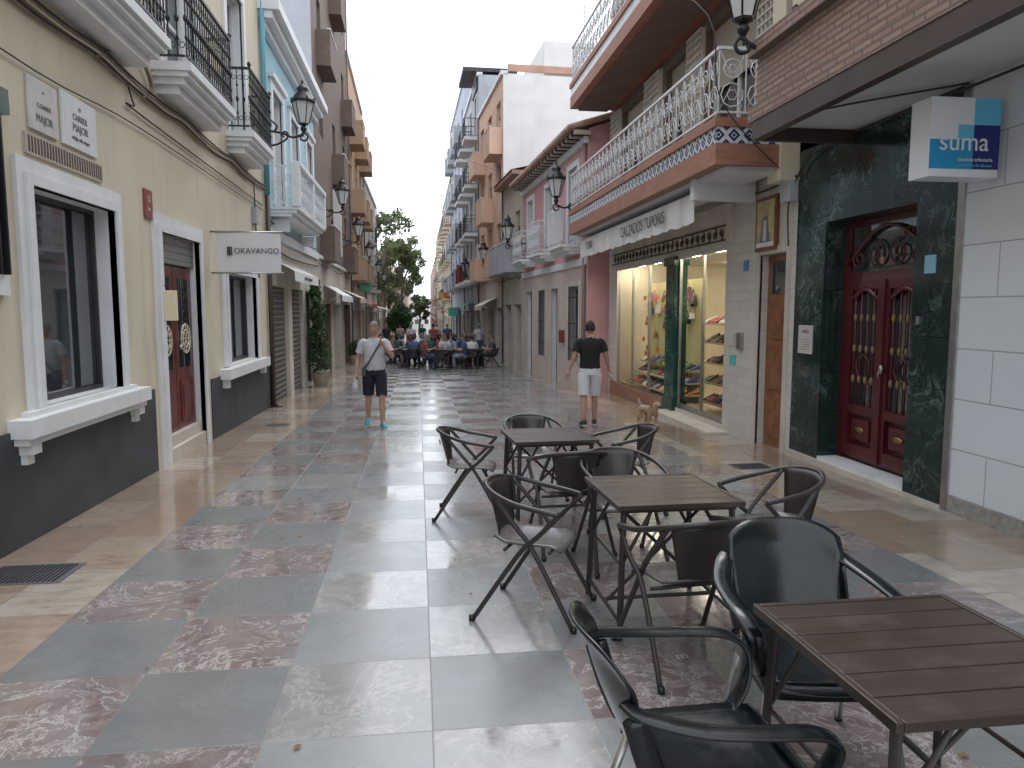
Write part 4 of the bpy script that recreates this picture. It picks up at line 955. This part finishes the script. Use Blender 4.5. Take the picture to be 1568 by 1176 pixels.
tb_,tobs=mk_table(); place0(tb_,1.11,6.28,.05)
ab_,aobs=mk_arm(); place0(ab_,.83,1.98,-pi/2-.02)
inst('c',cobs,'bistro_chair',1.12,7.1,pi+.1); inst('c',cobs,'bistro_chair',1.12,5.45,.08); inst('c',cobs,'bistro_chair',1.82,6.45,pi/2+.1)
inst('c',cobs,'bistro_chair',1.42,4.98,pi+.05); inst('c',cobs,'bistro_chair',.70,4.2,-pi/2-.45); inst('c',cobs,'bistro_chair',1.32,3.50,.12); inst('c',cobs,'bistro_chair',2.16,4.28,pi/2+.12)
inst('t',tobs,'cafe_table',1.385,4.08,.01); inst('t',tobs,'cafe_table',1.48,1.92,0)
inst('a',aobs,'plastic_armchair',1.48,2.56,pi-.15)
# ============================================================ PEOPLE
skinm=M('skin',(.42,.24,.17),.55,.06,6,.03,60)
def skinned(b,nm,V,E,R,mat,lv=2):
    me=bpy.data.meshes.new(nm); me.from_pydata(V,E,[]); me.materials.append(mat); o=bpy.data.objects.new(nm,me); COL.objects.link(o); o.parent=b.root
    md=o.modifiers.new('skin','SKIN'); md.use_smooth_shade=True
    sv=me.skin_vertices[0].data if len(me.skin_vertices) else None
    if sv:
        for i,r in enumerate(R): sv[i].radius=(r,r) if not isinstance(r,tuple) else r; sv[i].use_root=(i==0)
    ms=o.modifiers.new('ss','SUBSURF'); ms.levels=lv; ms.render_levels=lv
    return o
def loft(b,mat,rings,seg=14,cap=(False,False)):
    vs=[];fs=[]
    for c,rx_,ry_,ax in rings:
        ax=Vector(ax).normalized(); sx=Vector((1,0,0)); sx=(sx-ax*sx.dot(ax)).normalized(); sy=ax.cross(sx)
        for k in range(seg):
            a=2*pi*k/seg; w=1+.015*math.sin(k*3.1+c[2]*40); vs.append(Vector(c)+sx*rx_*w*math.cos(a)+sy*ry_*w*math.sin(a))
    for i in range(len(rings)-1):
        for k in range(seg): fs.append((i*seg+k,i*seg+(k+1)%seg,(i+1)*seg+(k+1)%seg,(i+1)*seg+k))
    b.add(vs,fs,mat,True)
def lerp(a,b_,t): return tuple(a[i]+(b_[i]-a[i])*t for i in range(3))
def hand(b,w,d,thumb,s=1):
    w=Vector(w);d=Vector(d).normalized();t=Vector(thumb);t=(t-d*t.dot(d)).normalized();n=d.cross(t)
    b.tube(skinm,[w-d*.01,w+d*.04,w+d*.085],[.022,.034,.032],8,flat=None)
    for i in range(4):
        o=w+d*.08+t*(.028-.018*i); L=[.066,.074,.07,.055][i]
        b.tube(skinm,[o-d*.02,o+d*L*.45,o+d*L*.8+n*.02*1,o+d*L*.85+n*.045],[.0095,.009,.008,.006],6,spline=2)
    o=w+d*.03+t*.024; b.tube(skinm,[o-d*.01,o+d*.03+t*.022,o+d*.06+t*.024+n*.012],[.012,.011,.008],6,spline=2)
def person(name,x,y,rot,J,shirt,shorts,shoes,hair,long=False,dz=0,hairlen='short',detail=True,sleeve=.55,skinmat=None):
    b=B(name,loc=(x,y,g(y)+dz),rot=rot)
    names=['pel','wai','che','nb','hd','sL','eL','wL','sR','eR','wR','hL','kL','aL','tL','hR','kR','aR','tR']
    V=[J[n] for n in names]; idx={n:i for i,n in enumerate(names)}
    E=[('pel','wai'),('wai','che'),('che','nb'),('nb','hd'),('che','sL'),('sL','eL'),('eL','wL'),('che','sR'),('sR','eR'),('eR','wR'),('pel','hL'),('hL','kL'),('kL','aL'),('aL','tL'),('pel','hR'),('hR','kR'),('kR','aR'),('aR','tR')]
    R={'pel':(.13,.10),'wai':(.13,.10),'che':(.14,.10),'nb':.055,'hd':.05,'sL':.055,'eL':.04,'wL':.026,'sR':.055,'eR':.04,'wR':.026,'hL':.085,'kL':.055,'aL':.036,'tL':.03,'hR':.085,'kR':.055,'aR':.036,'tR':.03}
    V=list(V); Rl=[R[n] for n in names]; E2=[]
    for a,c in E:
        if a[0]=='k':
            m=lerp(J[a],J[c],.32); V.append((m[0],m[1]-.012,m[2])); Rl.append(.056); k=len(V)-1; E2+=[(idx[a],k),(k,idx[c])]
        else: E2.append((idx[a],idx[c]))
    skinned(b,'body',V,E2,Rl,skinm,2 if detail else 1)
    b.part('head'); h=Vector(J['head'])
    def hf(u,v):
        a=u*2*pi; c=(v-.5)*pi; X=math.cos(c)*math.sin(a);Y=math.cos(c)*math.cos(a);Z=math.sin(c)
        w=.076*(1-.22*max(0,-Z)); dd=.098*(1-.12*max(0,-Z)) 
        if Y>0: Y*=.92
        if Z<-.4 and Y>0: Y*=1.12
        return (h.x+X*w,h.y+Y*dd,h.z+Z*.118)
    b.grid(skinm,hf,18,14)
    fy=h.y+.088
    b.tube(skinm,[(h.x,fy-.005,h.z+.02),(h.x,fy+.012,h.z-.01),(h.x,fy+.018,h.z-.03),(h.x,fy-.002,h.z-.035)],[.008,.011,.014,.010],6)
    for s in (-1,1):
        b.ell(skinm,(h.x+s*.078,h.y-.005,h.z-.008),(.01,.02,.032),8,6); b.ell(whitem,(h.x+s*.03,fy-.008,h.z+.012),(.013,.008,.008),8,6); b.ell(ink,(h.x+s*.03,fy-.002,h.z+.012),(.006,.005,.006),6,4)
        b.tube(hair,[(h.x+s*.015,fy+.001,h.z+.03),(h.x+s*.045,fy-.008,h.z+.03)],.004,4)
    b.tube(M('lips',(.3,.11,.09),.5),[(h.x-.022,fy-.006,h.z-.058),(h.x,fy+.002,h.z-.058),(h.x+.022,fy-.006,h.z-.058)],.005,5)
    b.part('hair')
    def hr(u,v):
        a=u*2*pi; X=math.sin(a);Y=math.cos(a); low= .42 if Y>.35 else (-.35 if Y<-.2 else -.02)
        if hairlen=='long': low=.25 if Y>.5 else -1.2
        lowz=math.asin(max(-1,low)) if low>-1 else -1.2; c=lowz+(pi/2-lowz)*v; k=(1.05 if hairlen=='short' else 1.08)+.02*math.sin(a*7+v*9)
        return (h.x+X*math.cos(c)*.080*k,h.y-.004+Y*math.cos(c)*.100*k,h.z+math.sin(c)*.121*k - (0.0 if hairlen!='long' else .10*max(0,-c)))
    b.grid(hair,hr,24,8)
    b.part('shirt'); pw=J['pel'];w_=J['wai'];ch=J['che'];nb=J['nb']; up_=Vector(nb)-Vector(pw)
    ax=tuple(up_)
    belly=J.get('belly',0)
    loft(b,shirt,[(lerp(pw,w_,-.15),.178,.130,ax),(lerp(pw,w_,.4),.172+belly*.3,.13+belly*.5,ax),(w_,.162+belly*.4,.122+belly,ax),(lerp(w_,ch,.5),.170,.126+belly*.6,ax),(ch,.188,.128,ax),(lerp(ch,nb,.35),.192,.118,ax),(lerp(ch,nb,.62),.170,.098,ax),(lerp(ch,nb,.82),.115,.078,ax),(lerp(ch,nb,.95),.078,.066,ax),(lerp(ch,nb,1.03),.060,.058,ax)],20)
    for s in 'LR':
        S_,E_=J['s'+s],J['e'+s]; inn=lerp(S_,J['che'],.28)
        b.tube(shirt,[inn,lerp(inn,S_,.6),lerp(S_,E_,.15),lerp(S_,E_,.4),lerp(S_,E_,sleeve+.1)],[.070,.072,.068,.066,.068],12,cap=False,spline=2)
    b.part('shorts')
    loft(b,shorts,[(lerp(pw,w_,.3),.168,.124,ax),(pw,.182,.135,ax),(lerp(pw,w_,-.6),.178,.13,ax)],18)
    for s in 'LR':
        H_,K_=J['h'+s],J['k'+s]
        inn=lerp(H_,pw,.35)
        if long:
            A_=J['a'+s]; b.tube(shorts,[inn,lerp(H_,K_,.1),lerp(H_,K_,.5),K_,lerp(K_,A_,.5),lerp(K_,A_,.97)],[.10,.105,.09,.075,.066,.062],12,cap=False)
        else: b.tube(shorts,[inn,lerp(H_,K_,.1),lerp(H_,K_,.5),lerp(H_,K_,.88)],[.10,.11,.098,.092],12,cap=False)
    b.part('shoes')
    for s in 'LR':
        A_,T_=Vector(J['a'+s]),Vector(J['t'+s]); d=(T_-A_); d.z=0; d.normalize()
        ha=Vector((A_.x,A_.y,0))-d*.06
        pz=A_.z-.085
        tz=T_.z-.035
        b.tube(shoes,[(ha.x,ha.y,pz+.045),(A_.x,A_.y,pz+.06),(A_.x+d.x*.1,A_.y+d.y*.1,(pz+tz)/2+.05),(T_.x,T_.y,tz+.035),(T_.x+d.x*.05,T_.y+d.y*.05,tz+.03)],[.036,.046,.045,.042,.022],10,spline=3)
        b.tube(M('sole_white',(.55,.55,.55),.6),[(ha.x,ha.y,pz+.012),(T_.x+d.x*.05,T_.y+d.y*.05,tz+.012)],(.044,.012),8,flat=(-d.y,d.x,0))
    b.part('hands')
    for s in 'LR':
        hd_=J.get('hd'+s); d=Vector(hd_) if hd_ else Vector(J['w'+s])-Vector(J['e'+s]); hand(b,J['w'+s],d,(0,1,0.01) if abs(d.normalized().y)<.8 else (0,0,1))
    return b
def walk(fl,fr,**kw):
    J=dict(pel=(0,0,.96),wai=(0,.0,1.10),che=(0,.0,1.32),nb=(0,.0,1.49),hd=(0,.01,1.58),head=(0,.02,1.64),
      sL=(-.185,-.0,1.42),eL=(-.235,-.03,1.14),wL=(-.25,.05,.90),sR=(.185,0,1.42),eR=(.235,-.03,1.14),wR=(.25,.05,.90),
      hL=(-.095,0,.90),hR=(.095,0,.90))
    for s,sg,f in (('L',-1,fl),('R',1,fr)):
        J['k'+s]=(sg*.105,f*.55+.04,.49); az=.09 if f>=0 else .13; J['a'+s]=(sg*.11,f,az); J['t'+s]=(sg*.135,f+.14,.035)
    J.update(kw); return J
grey=M('grey_tshirt',(.46,.46,.48),.9,.10,9,.4,25); navy=M('navy_shorts',(.012,.014,.025),.9,.15,9,.3,25); blackt=M('black_tshirt',(.014,.014,.016),.9,.15,9,.3,25); wsh=M('white_shorts',(.62,.62,.64),.9,.06,9,.4,25)
hgrey=M('grey_hair',(.22,.20,.18),.8,.3,30,.4,80); hdark=M('dark_hair',(.02,.015,.012),.7,.3,30,.4,80); hbr=M('brown_hair',(.12,.06,.03),.7,.3,30,.4,80)
tealsh=M('teal_trainers',(.10,.34,.40),.6,.2); dsh=M('dark_sandals',(.05,.04,.035),.7,.2)
J=walk(.18,-.14,belly=.035,eL=(-.30,.10,1.16),wL=(-.13,.22,1.38),hdL=(.5,-.35,1.0),eR=(.27,-.03,1.14),wR=(.30,.06,.90))
m1=person('walking_man',-.73,12.45,pi+.12,J,grey,navy,tealsh,hgrey)
m1.part('crossbody_strap'); m1.tube(ink,[(-.13,-.05,1.46),(-.1,.12,1.42),(.03,.175,1.22),(.13,.165,1.05),(.19,.05,.98)],(.014,.004),6,spline=5,flat=(1,0,1)); m1.tube(ink,[(-.13,-.05,1.46),(-.05,-.14,1.3),(.12,-.15,1.1),(.19,.05,.98)],(.014,.004),6,spline=5,flat=(1,0,1)); m1.box(ink,.15,.21,-.03,.13,.86,1.0)
m1.part('plastic_bag'); m1.lathe(M('translucent_bag',(.5,.5,.52),.4),(.32,.10,.60),[(.01,0),(.05,.02),(.06,.1),(.04,.18),(.012,.26)],10)
m1.done()
J=walk(-.14,.18,eL=(-.27,-.04,1.16),wL=(-.34,.02,.93),eR=(.27,-.02,1.16),wR=(.33,.13,.98))
m2=person('dog_walker_man',2.80,11.9,-.08,J,blackt,wsh,dsh,hdark); m2.done()
fur=M('tan_fur',(.40,.28,.19),.9,.3,9,.5,90); furd=M('dark_fur',(.06,.04,.03),.9,.3,9,.5,90)
dg=B('dog',loc=(3.70,11.55,g(11.55)),rot=.15); dg.root.scale=(.9,.9,.9)
V=[(0,.20,.36),(0,.02,.355),(0,-.16,.36),(0,-.26,.42),(0,-.32,.49),(0,-.40,.485),(0,-.46,.465),
 (.06,.24,.30),(.075,.18,.21),(.075,.27,.12),(.075,.24,.02),(.075,.20,.012),(-.06,.24,.30),(-.075,.18,.21),(-.075,.27,.12),(-.075,.24,.02),(-.075,.20,.012),
 (.06,-.18,.28),(.065,-.16,.20),(.065,-.18,.10),(.065,-.19,.02),(.065,-.225,.012),(-.06,-.18,.28),(-.065,-.16,.20),(-.065,-.13,.10),(-.065,-.15,.02),(-.065,-.19,.012),
 (0,.30,.40),(0,.38,.44),(0,.43,.52)]
E=[(0,1),(1,2),(2,3),(3,4),(4,5),(5,6),(0,7),(7,8),(8,9),(9,10),(10,11),(0,12),(12,13),(13,14),(14,15),(15,16),(2,17),(17,18),(18,19),(19,20),(20,21),(2,22),(22,23),(23,24),(24,25),(25,26),(0,27),(27,28),(28,29)]
Rr=[.075,.07,.095,.06,.068,.042,.026]+[.055,.04,.024,.018,.02]*2+[.045,.032,.02,.017,.02]*2+[.028,.018,.012]
skinned(dg,'body',V,E,Rr,fur,2)
dg.part('ears')
for s in (-1,1):
    dg.add([(s*.015,-.30,.545),(s*.075,-.30,.53),(s*.072,-.31,.65),(s*.04,-.285,.54)],[(0,1,2),(1,3,2),(0,3,2)],fur)
dg.part('face'); dg.ell(ink,(0,-.487,.47),(.014,.012,.011),8,6)
for s in (-1,1): dg.ell(ink,(s*.03,-.385,.515),(.009,.008,.009),8,6)
dg.ell(furd,(0,-.45,.455),(.024,.03,.02),8,6)
dg.part('collar'); dg.tube(M('red_collar',(.4,.04,.04),.5),[(.07*math.cos(t*.628),-.255-.03*math.sin(t*.628)*.5,.43+.06*math.sin(t*.628)) for t in range(10)],.010,6,closed=True,cap=False)
dg.done()
ls=B('dog_leash'); ls.part('strap'); zg=g(11.9)
ls.tube(ink,[(3.14,12.03,zg+.86),(3.25,11.85,zg+.68),(3.45,11.6,zg+.46),(3.68,11.33,zg+.42)],.007,5,spline=6); ls.done()
def seat(**kw):
    J=dict(pel=(0,-.06,.52),wai=(0,-.07,.66),che=(0,-.05,.88),nb=(0,-.03,1.05),hd=(0,-.01,1.14),head=(0,0,1.20),
      sL=(-.18,-.04,.98),eL=(-.23,.04,.72),wL=(-.16,.26,.76),sR=(.18,-.04,.98),eR=(.23,.04,.72),wR=(.12,.26,.78),
      hL=(-.09,-.02,.50),hR=(.09,-.02,.50),kL=(-.12,.38,.50),kR=(.12,.38,.50),aL=(-.12,.36,.09),aR=(.12,.42,.09),tL=(-.13,.50,.035),tR=(.13,.56,.035)); J.update(kw); return J
cols=[(.5,.5,.5),(.03,.03,.04),(.30,.08,.07),(.06,.10,.2),(.55,.42,.38),(.02,.10,.09),(.6,.58,.55),(.08,.08,.09),(.45,.28,.28),(.25,.3,.36),(.02,.02,.025)]
cmat=[M('cloth_%d'%i,c,.9,.1,9,.2,25) for i,c in enumerate(cols)]
random.seed(5)
spots=[(-.3,29.5),(1.0,28.6),(2.15,29.2),(.35,31.5),(1.6,31.8),(-.9,33),(.9,34.5),(2.1,34.5)]
for i,(tx,ty) in enumerate(spots):
    inst('t',tobs,'cafe_table',tx,ty,random.uniform(-.2,.2))
    for k in range(4):
        a=k*pi/2+random.uniform(-.2,.2); cx,cy=tx+math.sin(a)*.72,ty+math.cos(a)*.72
        rot=pi-a
        inst('c',cobs,'bistro_chair',cx,cy,rot)
        if random.random()<.8:
            p=person('seated_diner',cx,cy,rot,seat(),random.choice(cmat),random.choice([cmat[1],cmat[3],cmat[7],cmat[10],cmat[9]]),dsh,random.choice([hdark,hbr,hgrey,hdark]),long=random.random()<.6,hairlen=random.choice(['short','long']),detail=False); p.done()
for (x,y,r,c,l,sh) in ((2.85,35,0.1,0,True,.16),(-2.1,37,pi,4,True,.12),(-1.9,45,pi,1,True,.1),(.8,40,.2,2,True,.14),(-.4,42,pi,6,False,.12),(1.7,44,0,3,True,.1),(-1.2,50,0,8,True,.12),(.3,55,pi,5,True,.1),(1.5,60,0,0,False,.1)):
    p=person('pedestrian',x,y,r,walk(sh,-sh),cmat[c],random.choice([cmat[1],cmat[3],cmat[7],cmat[9]]),dsh,random.choice([hdark,hbr,hgrey]),long=l,detail=False); p.done()
cb2=B('overhead_cables'); cb2.part('wires'); 
cb2.tube(cable,[(4.7,9.0,3.3),(3.7,8.9,4.2),(3.55,9.5,5.6),(3.6,16,8.6)],.008,5,spline=6); cb2.tube(cable,[(3.9,27,6.3),(0,30,8.2),(-3.07,32,9.5)],.006,4,spline=6); cb2.done()
# ============================================================ WORLD / LIGHT / CAMERA
w=bpy.data.worlds.new('World'); S.world=w; w.use_nodes=True; nt=w.node_tree; nt.nodes.clear()
sky=nt.nodes.new('ShaderNodeTexSky'); sky.sky_type='NISHITA'; sky.sun_disc=False; sky.sun_elevation=math.radians(55); sky.sun_rotation=math.radians(20); sky.dust_density=4; sky.air_density=1.2
hs=nt.nodes.new('ShaderNodeHueSaturation'); hs.inputs['Saturation'].default_value=.15; nt.links.new(sky.outputs[0],hs.inputs['Color'])
mx=nt.nodes.new('ShaderNodeMix'); mx.data_type='RGBA'; mx.inputs[0].default_value=.75; nt.links.new(hs.outputs[0],mx.inputs[6]); mx.inputs[7].default_value=(14.8,15.9,17.6,1)
bg=nt.nodes.new('ShaderNodeBackground'); bg.inputs[1].default_value=.15; nt.links.new(mx.outputs[2],bg.inputs[0]); ow=nt.nodes.new('ShaderNodeOutputWorld'); nt.links.new(bg.outputs[0],ow.inputs[0])
sl=bpy.data.lights.new('sun','SUN'); sl.energy=1.0; sl.angle=math.radians(30); sl.color=(1,.985,.96); so=bpy.data.objects.new('sun',sl); COL.objects.link(so)
d=Vector((math.sin(math.radians(20))*math.cos(math.radians(55)),math.cos(math.radians(20))*math.cos(math.radians(55)),math.sin(math.radians(55))))
so.rotation_euler=d.to_track_quat('Z','Y').to_euler(); so.location=(0,20,30)
p=math.atan(115/1132.0);psi=math.atan(144/1132.0*math.cos(p))
cam=bpy.data.cameras.new('camera'); cam.lens=25.99; cam.sensor_width=36; cam.clip_end=2000; cam.clip_start=.05
co=bpy.data.objects.new('camera',cam); COL.objects.link(co); co.location=(0,0,1.7); co.rotation_euler=(math.pi/2-p,0,-psi); S.camera=co
S.view_settings.view_transform='Standard'; S.view_settings.look='None'; S.view_settings.exposure=0
print('objs',len(bpy.data.objects))
